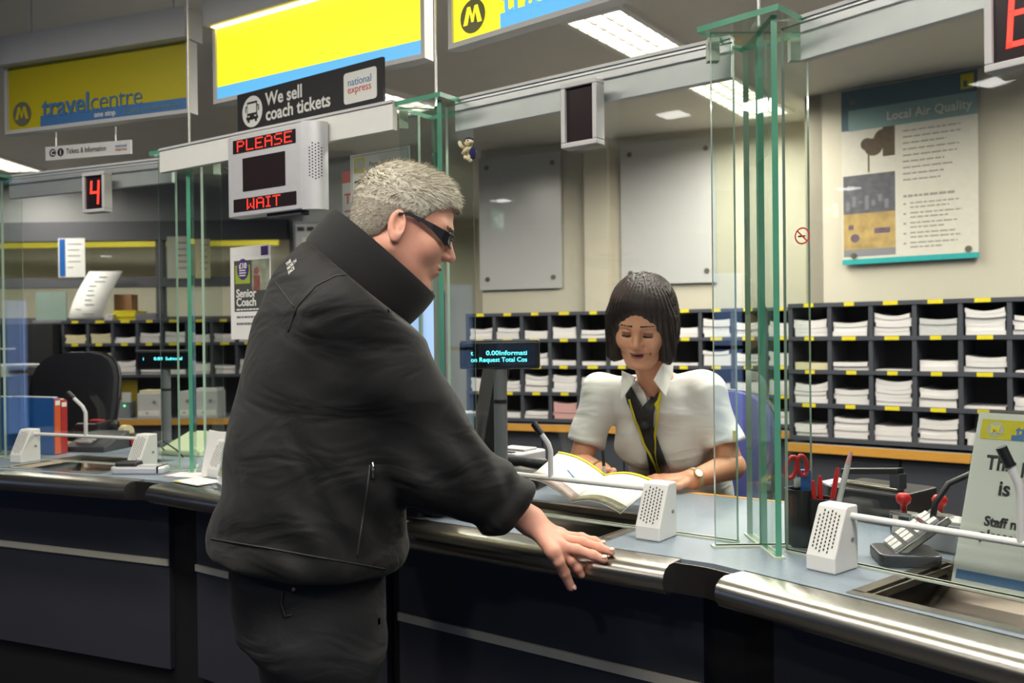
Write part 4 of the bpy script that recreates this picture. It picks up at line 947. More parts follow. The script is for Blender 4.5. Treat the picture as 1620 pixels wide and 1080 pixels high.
tag(MB().rbox(-.014, .016, -.008, .008, 0, .145, .005, 3).build('blue_marker_case', M['bluepl'], None, loc=L_ + Vector((.009, .006, .007)), bevel=.001), 'blue plastic case standing in the pot with scissors', 'case')
L_ = put(S3, 1300, 866); pot(L_, .027, .10, 'black pen pot holding red pens and a pencil')
def pen(loc, tip, r, m, label, name='pen', m2=None, grp=None):
    t = thing(name, label, 'pen' if name == 'pen' else 'pencil', loc, 0, grp); tip = Vector(tip); b = MB(); b.cyl((0, 0, 0), tip * .86, r, n=10); b.build('barrel', m, t, smooth=True, auto=50)
    b = MB(); b.cyl(tip * .86, tip, r * 1.02, r * .6, n=10); b.build('cap', m2 or m, t, smooth=True, auto=50); return t
pen(L_ + Vector((-.008, -.006, .008)), (-.012, -.004, .128), .0045, M['red'], 'red pen at the left of the pen pot', grp='red pens in the pot')
pen(L_ + Vector((.0, .004, .008)), (.002, .008, .134), .005, M['red'], 'red pen in the middle of the pen pot', grp='red pens in the pot')
pen(L_ + Vector((.006, -.004, .008)), (.026, .0, .152), .0048, M['red'], 'red pen behind the pencil in the pen pot', grp='red pens in the pot')
pen(L_ + Vector((.010, -.01, .008)), (.045, -.004, .185), .0055, M['lgrey'], 'white pencil with a pink end leaning right in the pot', 'pencil', M['pink'])
L_ = put(S3, 1318, 882); t = thing('tape_dispenser', 'small black tape holder between pen pot and speaker', 'tape dispenser', L_, S3.rz); MB().rbox(-.02, .02, -.02, .02, 0, .05, .008, 4).build('body', M['black'], t, bevel=.002); MB().box(-.022, .022, -.022, -.014, .048, .053).build('rim', M['lgrey'], t)
# telephone with a silver keypad
L_ = put(S3, 1428, 888); t = thing('desk_telephone', 'black and silver desk telephone with keypad behind the intercom bar', 'telephone', L_, S3.rz - .85)
b = MB(); b.rbox(-.055, .05, -.05, .06, 0, .022, .02, 5); b.build('base', M['black'], t, bevel=.004)
kT = Matrix.Translation((-.01, .0, .02)) @ Matrix.Rotation(math.radians(38), 4, 'X') @ Matrix.Rotation(.0, 4, 'Z')
MB().box(-.05, .045, -.02, .1, 0, .014, 0, kT).build('keypad_body', M['chrome'], t, bevel=.003)
for i in range(4):
    for j in range(3): MB().box(-.042 + .027 * j, -.021 + .027 * j, -.012 + .026 * i, .006 + .026 * i, .014, .019, 0, kT).build('key', M['lgrey'], t)
g = MB(); P0 = Vector((.0, .05, .06)); g.tube([P0 + Vector(q) for q in ((0, 0, 0), (-.005, .01, .05), (-.01, .035, .085), (.0, .09, .115), (.02, .17, .145))], [.006] * 5, 10); g.build('gooseneck_microphone', M['black'], t, smooth=True)
# date stamps
def stamp(px, py, label, z=ZC):
    L_ = put(S3, px, py, z); t = thing('date_stamp', label, 'stamp', L_, S3.rz, 'chrome date stamps beside the telephone')
    for x in (-.02, .02): MB().box(x - .003, x + .003, -.012, .012, 0, .062).build('side_frame', M['chrome'], t, bevel=.001)
    MB().box(-.023, .023, -.014, .014, .06, .067).build('top_bridge', M['chrome'], t, bevel=.001); MB().cyl((-.018, 0, .03), (.018, 0, .03), .014, n=14).build('number_wheels', M['lgrey'], t)
    b = MB(); b.lathe([(.006, .067), (.006, .08), (.013, .086), (.015, .096), (.010, .104), (.0, .106)], 16); b.build('handle', M['red'], t, smooth=True)
stamp(1430, 862, 'chrome date stamp with red knob, left of the pair'); stamp(1487, 866, 'chrome date stamp with red knob, right of the pair')
L_ = put(S3, 1474, 874); t = thing('silver_tin', 'low silver tin behind the telephone', 'tin', L_ + S3.n.to_3d() * .05, S3.rz); MB().rbox(-.05, .05, -.03, .03, 0, .055, .006, 4).build('body', M['alu'], t, bevel=.002); MB().rbox(-.051, .051, -.031, .031, .055, .062, .006, 4).build('lid', M['lgrey'], t, bevel=.002)
# black printer with stapler on it
u, v = at(S3, 1372, 822); L_ = S3.p(u, v + .02, ZC + .0006); t = thing('ticket_printer', 'dark desk printer under the stapler', 'printer', L_, S3.rz); MB().rbox(-.09, .10, -.05, .12, 0, .072, .015, 4).build('body', M['black'], t, bevel=.005); MB().box(-.06, .07, -.052, -.048, .02, .035).build('slot', M['gapblack'], t); MB().box(-.13, -.07, -.03, .05, .03, .034, 0, Matrix.Rotation(.35, 4, 'Y')).build('paper_tray', M['lgrey'], t)
t = thing('stapler', 'black and steel stapler lying on the dark printer', 'stapler', L_ + Vector((0, 0, .0725)), S3.rz - .1); MB().box(-.075, .075, -.014, .014, 0, .008).build('base', M['steel'], t, bevel=.002); ar = MB(); ar.extr([(-.014, .03), (-.012, .044), (.012, .044), (.014, .03)], -.07, .08, 0, Matrix.Rotation(-.12, 4, 'Y')); ar.build('arm', M['black'], t, bevel=.003); MB().box(.055, .08, -.013, .013, .006, .04).build('hinge', M['dgrey'], t)
# ------------------------------------------------------------------ middle station
def pole_display(loc, rz, hpole, rows, label, w=.24, h=.078):
    t = thing('pole_display', label, 'display', loc, rz, 'customer pole displays')
    MB().lathe([(.055, 0), (.055, .012), (.03, .02), (.0, .02)], 20).build('foot', M['dgrey'], t, smooth=True, auto=40)
    MB().cyl((0, 0, .015), (0, 0, hpole), .0185, n=16).build('pole', M['polegrey'], t, smooth=True, auto=40); MB().cyl((0, 0, hpole * .72), (0, 0, hpole * .75), .02, n=16).build('collar', M['black'], t, smooth=True, auto=40)
    MB().box(-w / 2, w / 2, -.022, .022, hpole, hpole + h).build('head', M['black'], t, bevel=.006); MB().box(-w / 2 + .012, w / 2 - .012, -.0235, -.0215, hpole + .008, hpole + h - .008).build('window', mat('vfd_window', rgb(8, 10, 12), .15), t)
    MB().box(-w / 2, w / 2, -.02, .02, hpole + h, hpole + h + .002).build('top_trim', M['mgrey'], t)
    for k, s_ in enumerate(rows):
        o = text('readout', s_, .0175, M['vfd'], t, XZ(-w * .36, -.0242, hpole + h * .50 - .0185 * k), bold=.0002); xw = max(v.co.x for v in o.data.vertices) + w * .36
        o.data.transform(Matrix.Translation((-w * .36, 0, 0)) @ Matrix.Diagonal((w * .70 / xw, 1, 1, 1)) @ Matrix.Translation((w * .36, 0, 0)))
    return t
Yp = 2.46; p = Vy(791, 560, Yp); zt_ = Vy(791, 583, Yp).z
pole_display((p.x, Yp, ZC), math.radians(-2), zt_ - ZC, ['t      0.00Informati', 'on Request Total Cos'], 'lit customer display on a grey pole beside the clerk', .222, .077)
Yq = 3.62; p = Vy(262, 560, Yq); zt_ = Vy(262, 584, Yq).z; pole_display((p.x, Yq, ZC), math.radians(-4), zt_ - ZC, ['i       0.00  Subtotal'], 'dim customer display on a pole at the left window', .235, .077)
# monitor seen almost edge-on
p = Vy(754, 640, 2.72); t = thing('flat_monitor', 'dark flat monitor seen edge-on behind the pole display', 'monitor', (p.x, 2.74, ZC), math.radians(97)); T = Matrix.Rotation(math.radians(10), 4, 'X')
MB().box(-.2, .2, -.02, .02, .1, .38, 0, T).build('case', M['black'], t, bevel=.006); MB().box(-.185, .185, -.0215, -.0195, .115, .365, 0, T).build('screen', mat('screen_grey', rgb(70, 74, 88), .2), t)
MB().box(-.04, .04, .01, .04, .01, .2).build('stand', M['alu'], t, bevel=.004); MB().rbox(-.11, .11, -.08, .1, 0, .014, .04, 5).build('base', M['alu'], t, bevel=.003)
p = Vz(790, 748, ZC); t = thing('receipt_printer', 'silver receipt printer behind the arm of the standing man', 'printer', (p.x + .05, p.y - .02, ZC), S2.rz); MB().rbox(-.07, .07, -.08, .08, 0, .075, .02, 4).build('body', M['alu'], t, bevel=.006); MB().box(-.05, .05, -.02, .05, .075, .082).build('lid', M['lgrey'], t, bevel=.002); MB().box(-.04, .04, -.07, -.05, .075, .078).build('slot', M['black'], t)
p = Vz(838, 742, ZC); t = thing('computer_mouse', 'black mouse beside the open brochure', 'mouse', (p.x, p.y, ZC), -.5); b = MB(); b.ball((0, 0, 0), (.034, .055, .036), 18); b.v = [(x, y, max(z, 0)) for x, y, z in b.v]; b.build('body', M['black'], t, smooth=True); b = MB(); b.tube([(0, .05, .01), (.01, .09, .006), (-.03, .13, .006), (-.1, .16, .006)], .0025); b.build('cable', M['black'], t, smooth=True); b = MB(); b.cyl((-.003, -.03, .03), (.003, -.03, .03), .008, n=12); b.build('wheel', M['dgrey'], t)
p = Vz(818, 770, ZC); t = thing('desk_phone', 'black telephone handset on its cradle behind the bar', 'telephone', (p.x, p.y + .02, ZC), S2.rz + .3); MB().rbox(-.08, .08, -.06, .09, 0, .035, .02, 5).build('base', M['black'], t, bevel=.005); b = MB(); b.tube([(-.085, .03, .05), (-.07, .03, .06), (0, .03, .066), (.07, .03, .06), (.085, .03, .05)], [.016, .02, .013, .02, .016], 12); b.build('handset', M['black'], t, smooth=True)
# card reader at the man's belly
p = Vz(668, 808, ZC); t = thing('card_reader', 'grey card reader with keypad at the hip of the standing man', 'card reader', (p.x, p.y, ZC), S1.rz + .2); T = Matrix.Rotation(math.radians(14), 4, 'X'); MB().rbox(-.042, .042, -.08, .08, 0, .03, .016, 5, 0, None).build('body', M['dgrey'], t, bevel=.005); MB().box(-.032, .032, .025, .065, .03, .032).build('screen', M['lgrey'], t)
for i in range(4):
    for j in range(3): MB().box(-.03 + .022 * j, -.014 + .022 * j, -.068 + .02 * i, -.054 + .02 * i, .03, .034).build('key', M['red'] if (i, j) == (0, 0) else M['lgrey'], t)
# open brochure on the far side of the tray, propped in the clerk's hands
def brochure():
    A, Bm, D = Vy(836, 757, 2.10), Vy(1040, 768, 2.18), None
    c_ = S2.p(S2.on(985, 800, ZC)[0], .06, ZC)
    t = thing('open_brochure', 'open white travel brochure with yellow page edges held by the clerk', 'brochure', (c_.x, c_.y, ZC + .012))
    # four corner pairs: left page (far-left .. spine), right page
    Lb, Lf, Sb, Sf, Rb, Rf = Vy(884, 716, 2.42), Vy(836, 757, 2.23), Vy(958, 752, 2.33), Vy(905, 795, 2.13), Vy(1040, 764, 2.21), Vy(982, 812, 2.035)
    def page(a0, a1, b0, b1, sag, nm, m, parent, N=10, th=.004, up=0.0):
        b = MB(); W = []
        for i in range(N + 1):
            s = i / N; h = sag * math.sin(PI * s) + up
            for q, r_ in ((a0, b0), (a1, b1)): W.append(q.lerp(r_, s) + Vector((0, 0, h)) - c_ - Vector((0, 0, .012)))
        b.add(W, [(2 * i, 2 * i + 1, 2 * i + 3, 2 * i + 2) for i in range(N)]); o = b.build(nm, m, parent, smooth=True); k = o.modifiers.new('s', 'SOLIDIFY'); k.thickness = th; k.offset = 0; return o
    page(Lb, Lf, Sb, Sf, .012, 'left_page', M['paper'], t); page(Sb, Sf, Rb, Rf, .014, 'right_page', M['paper'], t)
    e = lambda P_, Q_, f: P_.lerp(Q_, f)
    page(e(Lb, Lf, .0), e(Lb, Lf, .05), e(Sb, Sf, .0), e(Sb, Sf, .05), .012, 'yellow_top_edge', M['ylabel'], t, th=.0015, up=.0034); page(e(Sb, Sf, .0), e(Sb, Sf, .05), e(Rb, Rf, .0), e(Rb, Rf, .05), .014, 'yellow_top_edge', M['ylabel'], t, th=.0015, up=.0034)
    page(e(Lb, Lf, .8), e(Lb, Lf, 1), e(Sb, Sf, .8), e(Sb, Sf, 1), .012, 'photo_strip', mat('brochure_photo', rgb(150, 130, 120), .5, var=.5, scale=40), t, th=.0015, up=.0034)
    page(e(Sb, Sf, .84), e(Sb, Sf, 1), e(Rb, Rf, .84), e(Rb, Rf, 1), .014, 'photo_strip', mat('brochure_cover', rgb(110, 106, 80), .5, var=.6, scale=60), t, th=.0015, up=.0034)
    page(e(e(Lb, Lf, .45), e(Sb, Sf, .45), .5), e(e(Lb, Lf, .48), e(Sb, Sf, .48), .5), e(e(Lb, Lf, .62), e(Sb, Sf, .62), .9), e(e(Lb, Lf, .65), e(Sb, Sf, .65), .9), .0, 'blue_mark', M['blue'], t, th=.001, up=.015)
    return t
brochure()
# ------------------------------------------------------------------ left station
def binder(px0, px1, pyb, pyt, v, label, m, spine, sm, d=.03):
    u0, z0 = SA.hit(px0, pyb, v); u1, _ = SA.hit(px1, pyb, v); _, z1 = SA.hit(px0, pyt, v); w = u1 - u0; h = z1 - ZC
    t = thing('ring_folder', label, 'folder', SA.p(u0, v, ZC + .0005), SA.rz, 'folders standing behind the left glass')
    MB().box(0, w, 0, d, 0, h).build('cover', m, t, bevel=.003); MB().box(.006, w - .01, .003, d - .003, h - .001, h + .003).build('page_block', M['paper'], t)
    MB().box(w, w + .004, .001, d - .001, .004, h - .004).build('spine', spine, t)
    if sm: MB().box(w + .004, w + .0046, .004, d - .004, h * .87, h * .95).build('spine_label', sm, t)
org = mat('orange_spine', rgb(206, 84, 32), .5); rdb = mat('red_cover', rgb(170, 34, 36), .45)
binder(-6, 20, 717, 628, .16, 'blue folder cut by the left border', M['bluepl'], M['bluepl'], None); binder(18, 86, 722, 628, .11, 'large blue folder with an orange spine behind the left glass', M['bluepl'], org, M['paper'], .028); binder(40, 96, 722, 631, .145, 'red folder behind the large blue folder', rdb, rdb, M['paper'], .03)
# hand-held terminal in front of the left glass
p = Vz(222, 748, ZC); t = thing('payment_terminal', 'silver hand terminal with black top lying on the left counter', 'card reader', (p.x, p.y, ZC), SA.rz + .32); b = MB(); b.rbox(-.09, .09, -.033, .033, 0, .024, .02, 6); b.build('body', M['alu'], t, bevel=.006); b = MB(); b.extr([(-.026, .02), (-.02, .04), (.02, .04), (.026, .02)], -.075, .0); b.build('display_hood', M['black'], t, bevel=.006); MB().box(.07, .076, -.033, .033, .004, .0255).build('seam', M['black'], t); MB().box(.0, .06, -.02, .02, .024, .027).build('keypad', M['lgrey'], t)
# cream card machine with cable
p = Vz(283, 722, ZC); t = thing('cream_machine', 'pale green sloping machine with cable behind the left glass post', 'machine', (p.x + .02, p.y + .1, ZC), SA.rz); b = MB(); b.extr([(-.09, 0), (-.09, .02), (.07, .075), (.09, .075), (.09, 0)], -.09, .11); b.build('body', mat('pale_green_plastic', rgb(196, 206, 170), .5), t, bevel=.006); b = MB(); b.tube([(-.06, -.09, .02), (-.05, -.13, .05), (-.0, -.15, .06), (.05, -.14, .03), (.07, -.13, .004)], .003); b.build('cable', M['black'], t, smooth=True)
# telephones and tape in the dark behind
p = Vz(150, 712, ZC); t = thing('console_phone', 'dark telephone console with handset behind the left intercom', 'telephone', (p.x, p.y + .02, ZC), SA.rz + .2); MB().extr([(-.08, 0), (-.08, .02), (.08, .07), (.08, 0)], -.09, .09).build('base', M['dgrey'], t, bevel=.004); b = MB(); b.tube([(-.1, .0, .07), (-.08, .0, .085), (0, 0, .09), (.07, .0, .1), (.09, .0, .1)], [.017, .021, .014, .021, .017], 12); b.build('handset', M['black'], t, smooth=True)
for i in range(3):
    for j in range(3): T = Matrix.Translation((.0, -.0, .046)) @ Matrix.Rotation(.3, 4, 'X'); MB().box(-.06 + .024 * j, -.042 + .024 * j, -.05 + .022 * i, -.034 + .022 * i, 0, .006, 0, T).build('key', M['lgrey'], t)
MB().box(-.05, .0, .02, .05, .11, .116).build('red_tab', M['red'], t)
p = Vz(196, 706, ZC); t = thing('tape_roll_holder', 'black tape holder with a red edge behind the left intercom bar', 'tape dispenser', (p.x, p.y + .03, ZC), SA.rz); MB().extr([(-.03, 0), (-.03, .02), (.0, .05), (.03, .05), (.03, 0)], -.06, .05).build('body', M['black'], t, bevel=.004); b = MB(); b.cyl((-.02, .0, .055), (.01, .0, .055), .03, n=18); b.build('roll', M['cream'], t, smooth=True, auto=50); MB().box(.05, .054, -.03, .0, .01, .03).build('red_edge', M['red'], t)
# leaflets left of the man
fr = S1; p = Vz(322, 752, ZC); t = thing('leaning_leaflet', 'white leaflet propped upright beside the back of the standing man', 'leaflet', p, S1.rz + .1); T = Matrix.Rotation(-.16, 4, 'X') @ Matrix.Rotation(.1, 4, 'Y'); MB().box(-.012, .09, 0, .003, 0, .145, 0, T).build('sheet', M['paper'], t); MB().box(.035, .085, -.001, 0, .035, .09, 0, T).build('pale_photo', M['lgrey'], t); MB().box(.06, .088, -.0015, 0, .0, .045, 0, T).build('dark_photo', M['ink'], t)
p = Vz(346, 768, ZC); t = thing('leaflet_holder', 'clear leaflet holder with yellow and blue leaflet at the elbow of the man', 'leaflet holder', p, S1.rz - .5); T = Matrix.Rotation(-.2, 4, 'X'); MB().box(-.03, .07, -.004, -.002, 0, .19, 0, T).build('clear_front', M['glass'], t); MB().box(-.025, .065, 0, .002, .01, .21, 0, T).build('blue_leaflet', M['blue'], t); MB().box(-.02, .06, -.001, 0, .03, .2, 0, T).build('yellow_leaflet', M['ylabel'], t); MB().box(-.015, .055, -.0015, -.001, .05, .185, 0, T).build('white_leaflet', M['lgrey'], t); MB().box(-.03, .07, -.02, .06, 0, .003).build('foot', M['glass'], t)
for k, (px, py, rz, lab, m2) in enumerate(((300, 752, .3, 'flat leaflet with a red corner lying on the counter', M['red']), (312, 762, -.1, 'flat white leaflet with a yellow edge nearest the counter nosing', M['ylabel']))):
    p = Vz(px, py, ZC + .001 + .002 * k); t = thing('flat_leaflet', lab, 'leaflet', (p.x, p.y, ZC + .0012 + .0022 * k), S1.rz + rz, 'leaflets lying flat left of the man'); MB().box(-.07, .07, -.04, .05, 0, .0018).build('sheet', M['paper'], t); MB().box(-.07, -.03, -.04, -.032, .0018, .0021).build('coloured_edge', m2, t)
# chairs
office_chair((.505, 2.86, 0), S2.rz - .12, .545, 'blue fabric office chair the clerk sits on', M['bluefab'], .44, .46)
pc = Vy(98, 600, 4.75); office_chair((pc.x, 4.55, 0), -.15, .62, 'empty dark office chair behind the blue folders', mat('dark_seat_fabric', rgb(24, 25, 34), .9, var=.2, scale=200), .5, .5)
# ------------------------------------------------------------------ organic modelling: distance fields -> one smooth surface
A_ = lambda p: np.array(p, dtype=np.float64)
def smin(a, b, k):
    h = np.maximum(k - np.abs(a - b), 0) / k; return np.minimum(a, b) - h * h * k * .25
def smax(a, b, k): return -smin(-a, -b, k)
def cap_(P, a, b, ra, rb=None):
    a, b = A_(a), A_(b); rb = ra if rb is None else rb; ab = b - a
    t = np.clip(((P - a) @ ab) / max(ab @ ab, 1e-9), 0, 1); return np.linalg.norm(P - a - t[:, None] * ab, axis=1) - (ra + (rb - ra) * t)
def ell_(P, c, r, Rm=None):
    q = P - A_(c)
    if Rm is not None: q = q @ Rm
    r = A_(r); k0 = np.linalg.norm(q / r, axis=1); k1 = np.linalg.norm(q / (r * r), axis=1); return k0 * (k0 - 1) / np.maximum(k1, 1e-9)
def chain_(P, pts, rs, k=.01):
    d = None
    for i in range(len(pts) - 1):
        e = cap_(P, pts[i], pts[i + 1], rs[i], rs[i + 1]); d = e if d is None else smin(d, e, k)
    return d
def loft_(P, pts, rx, ry, ux, uy):
    """body of elliptical sections along a mostly vertical spine; ux/uy horizontal unit axes"""
    pts = np.array(pts); z = P[:, 2]; zs = pts[:, 2]; o = np.argsort(zs)
    cx = np.interp(z, zs[o], pts[o, 0]); cy = np.interp(z, zs[o], pts[o, 1]); a = np.interp(z, zs[o], np.array(rx)[o]); b = np.interp(z, zs[o], np.array(ry)[o])
    qx, qy = P[:, 0] - cx, P[:, 1] - cy; x = qx * ux[0] + qy * ux[1]; y = qx * uy[0] + qy * uy[1]
    k0 = np.sqrt((x / a) ** 2 + (y / b) ** 2); k1 = np.sqrt((x / a ** 2) ** 2 + (y / b ** 2) ** 2); d = k0 * (k0 - 1) / np.maximum(k1, 1e-9)
    d = np.where(k0 < .2, -np.minimum(a, b) * (1 - k0), d)
    return np.maximum(d, np.maximum(zs.min() - z, z - zs.max()))
def nets(f, lo, hi, st, chunk=400000):
    lo, hi = A_(lo), A_(hi); n = np.ceil((hi - lo) / st).astype(int) + 1
    ax = [lo[i] + st * np.arange(n[i]) for i in range(3)]
    V = np.empty(n[0] * n[1] * n[2]); G = np.stack(np.meshgrid(*ax, indexing='ij'), -1).reshape(-1, 3)
    for s in range(0, len(V), chunk): V[s:s + chunk] = f(G[s:s + chunk])
    V = V.reshape(n); S = V < 0
    m = n - 1; corners = [(i, j, k) for i in (0, 1) for j in (0, 1) for k in (0, 1)]
    cnt = np.zeros(m, int)
    for c in corners: cnt += S[c[0]:c[0] + m[0], c[1]:c[1] + m[1], c[2]:c[2] + m[2]]
    act = (cnt > 0) & (cnt < 8); idx = -np.ones(m, int); I = np.argwhere(act); idx[act] = np.arange(len(I))
    acc = np.zeros((len(I), 3)); w = np.zeros(len(I))
    edges = [(a, b) for a in corners for b in corners if sum(abs(a[q] - b[q]) for q in range(3)) == 1 and a < b]
    for a, b in edges:
        va = V[I[:, 0] + a[0], I[:, 1] + a[1], I[:, 2] + a[2]]; vb = V[I[:, 0] + b[0], I[:, 1] + b[1], I[:, 2] + b[2]]; x = (va < 0) != (vb < 0)
        t = np.where(x, va / np.where(x, va - vb, 1), 0); p = A_(a) + t[:, None] * (A_(b) - A_(a)); acc[x] += p[x]; w[x] += 1
    verts = lo + st * (I + acc / w[:, None]); faces = []
    for d in range(3):
        e1, e2 = [q for q in range(3) if q != d]; sl0 = [slice(None)] * 3; sl1 = [slice(None)] * 3
        sl0[d] = slice(0, -1); sl1[d] = slice(1, None); ch = np.argwhere(S[tuple(sl0)] != S[tuple(sl1)])
        ch = ch[(ch[:, e1] > 0) & (ch[:, e2] > 0) & (ch[:, e1] < n[e1] - 1) & (ch[:, e2] < n[e2] - 1)]
        def cell(o1, o2): q = ch.copy(); q[:, e1] -= o1; q[:, e2] -= o2; return idx[q[:, 0], q[:, 1], q[:, 2]]
        Q = np.stack([cell(1, 1), cell(0, 1), cell(0, 0), cell(1, 0)], 1); ins = S[ch[:, 0], ch[:, 1], ch[:, 2]]
        flip = ins if d != 1 else ~ins
        Q[~flip] = Q[~flip][:, ::-1]; faces.append(Q)
    F = np.concatenate(faces); F = F[(F >= 0).all(1)]; return verts, F
def fix_normals(v, F, f):
    c = v[F].mean(1); nn = np.cross(v[F[:, 2]] - v[F[:, 0]], v[F[:, 3]] - v[F[:, 1]]); l = np.linalg.norm(nn, axis=1, keepdims=True); nn = nn / np.maximum(l, 1e-12)
    bad = f(c + nn * .0015) < f(c - nn * .0015); F[bad] = F[bad][:, ::-1]; return F
class Org:
    """collects several fields into ONE mesh"""
    def __init__(s, base): s.base = A_(base); s.v = []; s.f = []; s.m = []; s.n = 0
    def field(s, f, lo, hi, st, paint=None, mi=0):
        v, F = nets(f, lo, hi, st); F = fix_normals(v, F, f); m = np.full(len(F), mi)
        if paint:
            c = v[F].mean(1)
            for g, q in paint: m[g(c) < 0] = q
        s.v.append(v - s.base); s.f.append(F + s.n); s.m.append(m); s.n += len(v); return s
    def mb(s, b, mi=0):
        v = np.array(b.v); s.extra = getattr(s, 'extra', []); s.v.append(v - s.base); off = s.n; s.n += len(v); s.extra += [(tuple(i + off for i in f), mi) for f in b.f]; return s
    def build(s, name, mats, parent=None, loc=None, smooth_it=0):
        V = np.concatenate(s.v); F = np.concatenate(s.f) if s.f else np.zeros((0, 4), int); ex = getattr(s, 'extra', [])
        fs = [tuple(int(i) for i in q) for q in F] + [e[0] for e in ex]; mm = ([int(q) for q in np.concatenate(s.m)] if s.m else []) + [e[1] for e in ex]
        me = bpy.data.meshes.new(name); me.from_pydata(V.tolist(), [], fs)
        for q in (mats if isinstance(mats, (list, tuple)) else [mats]): me.materials.append(q)
        me.polygons.foreach_set('material_index', mm); me.polygons.foreach_set('use_smooth', [True] * len(fs)); me.update()
        o = bpy.data.objects.new(name, me); C.objects.link(o)
        if parent: o.parent = parent
        if loc is not None: o.location = loc
        if smooth_it: q = o.modifiers.new('smooth', 'SMOOTH'); q.iterations = smooth_it; q.factor = .5
        return o
from mathutils.bvhtree import BVHTree
def bvh_of(o):
    dg = bpy.context.evaluated_depsgraph_get(); me = o.evaluated_get(dg).to_mesh(); mw = o.matrix_world.copy()
    if o.parent: mw = o.parent.matrix_world @ Matrix.Translation(o.location)
    t = BVHTree.FromPolygons([mw @ v.co for v in me.vertices], [tuple(p.vertices) for p in me.polygons]); return t
def on_surface(tree, px, py, off):
    d = ray(px, py).normalized(); h = tree.ray_cast(O3, d)
    if h[0] is None: return None
    n = h[1] if h[1].dot(d) < 0 else -h[1]; return h[0] + n * off
def dense(pl, st=6.0):
    out = []
    for a, b in zip(pl[:-1], pl[1:]):
        n = max(1, int(math.hypot(b[0] - a[0], b[1] - a[1]) / st))
        out += [tuple(a[q] + (b[q] - a[q]) * k / n for q in range(len(a))) for k in range(n)]
    return out + [tuple(pl[-1])]
def surf_line(tree, pl, r, off, base):
    pts = [on_surface(tree, p[0], p[1], off) for p in dense(pl, 5)]; pts = [p - Vector(base) for p in pts if p is not None]
    b = MB()
    if len(pts) > 1: b.tube(pts, r, 6)
    return b
def surf_strip(tree, pl, off, base, th=.003, nx=5, smooth_d=True):
    """cloth strip laid on a surface: polyline of (px, py, half width px)"""
    rows = []; D = dense(pl, 7)
    for i, (x, y, hw) in enumerate(D):
        a, b = D[max(0, i - 1)], D[min(len(D) - 1, i + 1)]; tx, ty = b[0] - a[0], b[1] - a[1]; l = math.hypot(tx, ty) or 1; nx_, ny_ = -ty / l, tx / l
        row = [on_surface(tree, x + nx_ * hw * (2 * k / (nx - 1) - 1), y + ny_ * hw * (2 * k / (nx - 1) - 1), off) for k in range(nx)]
        if all(q is not None for q in row): rows.append([q - Vector(base) for q in row])
    b = MB(); n = len(rows)
    for r_ in rows: b.v += [tuple(q) for q in r_]
    for i in range(n - 1):
        for k in range(nx - 1): b.f.append((i * nx + k, i * nx + k + 1, (i + 1) * nx + k + 1, (i + 1) * nx + k)); b.m.append(0)
    return b
def rotm(yaw, pitch, roll=0.0):       # head axes: x forward, y left, z up; pitch > 0 looks down
    R_ = Matrix.Rotation(yaw, 3, 'Z') @ Matrix.Rotation(pitch, 3, 'Y') @ Matrix.Rotation(roll, 3, 'X'); return np.array(R_)
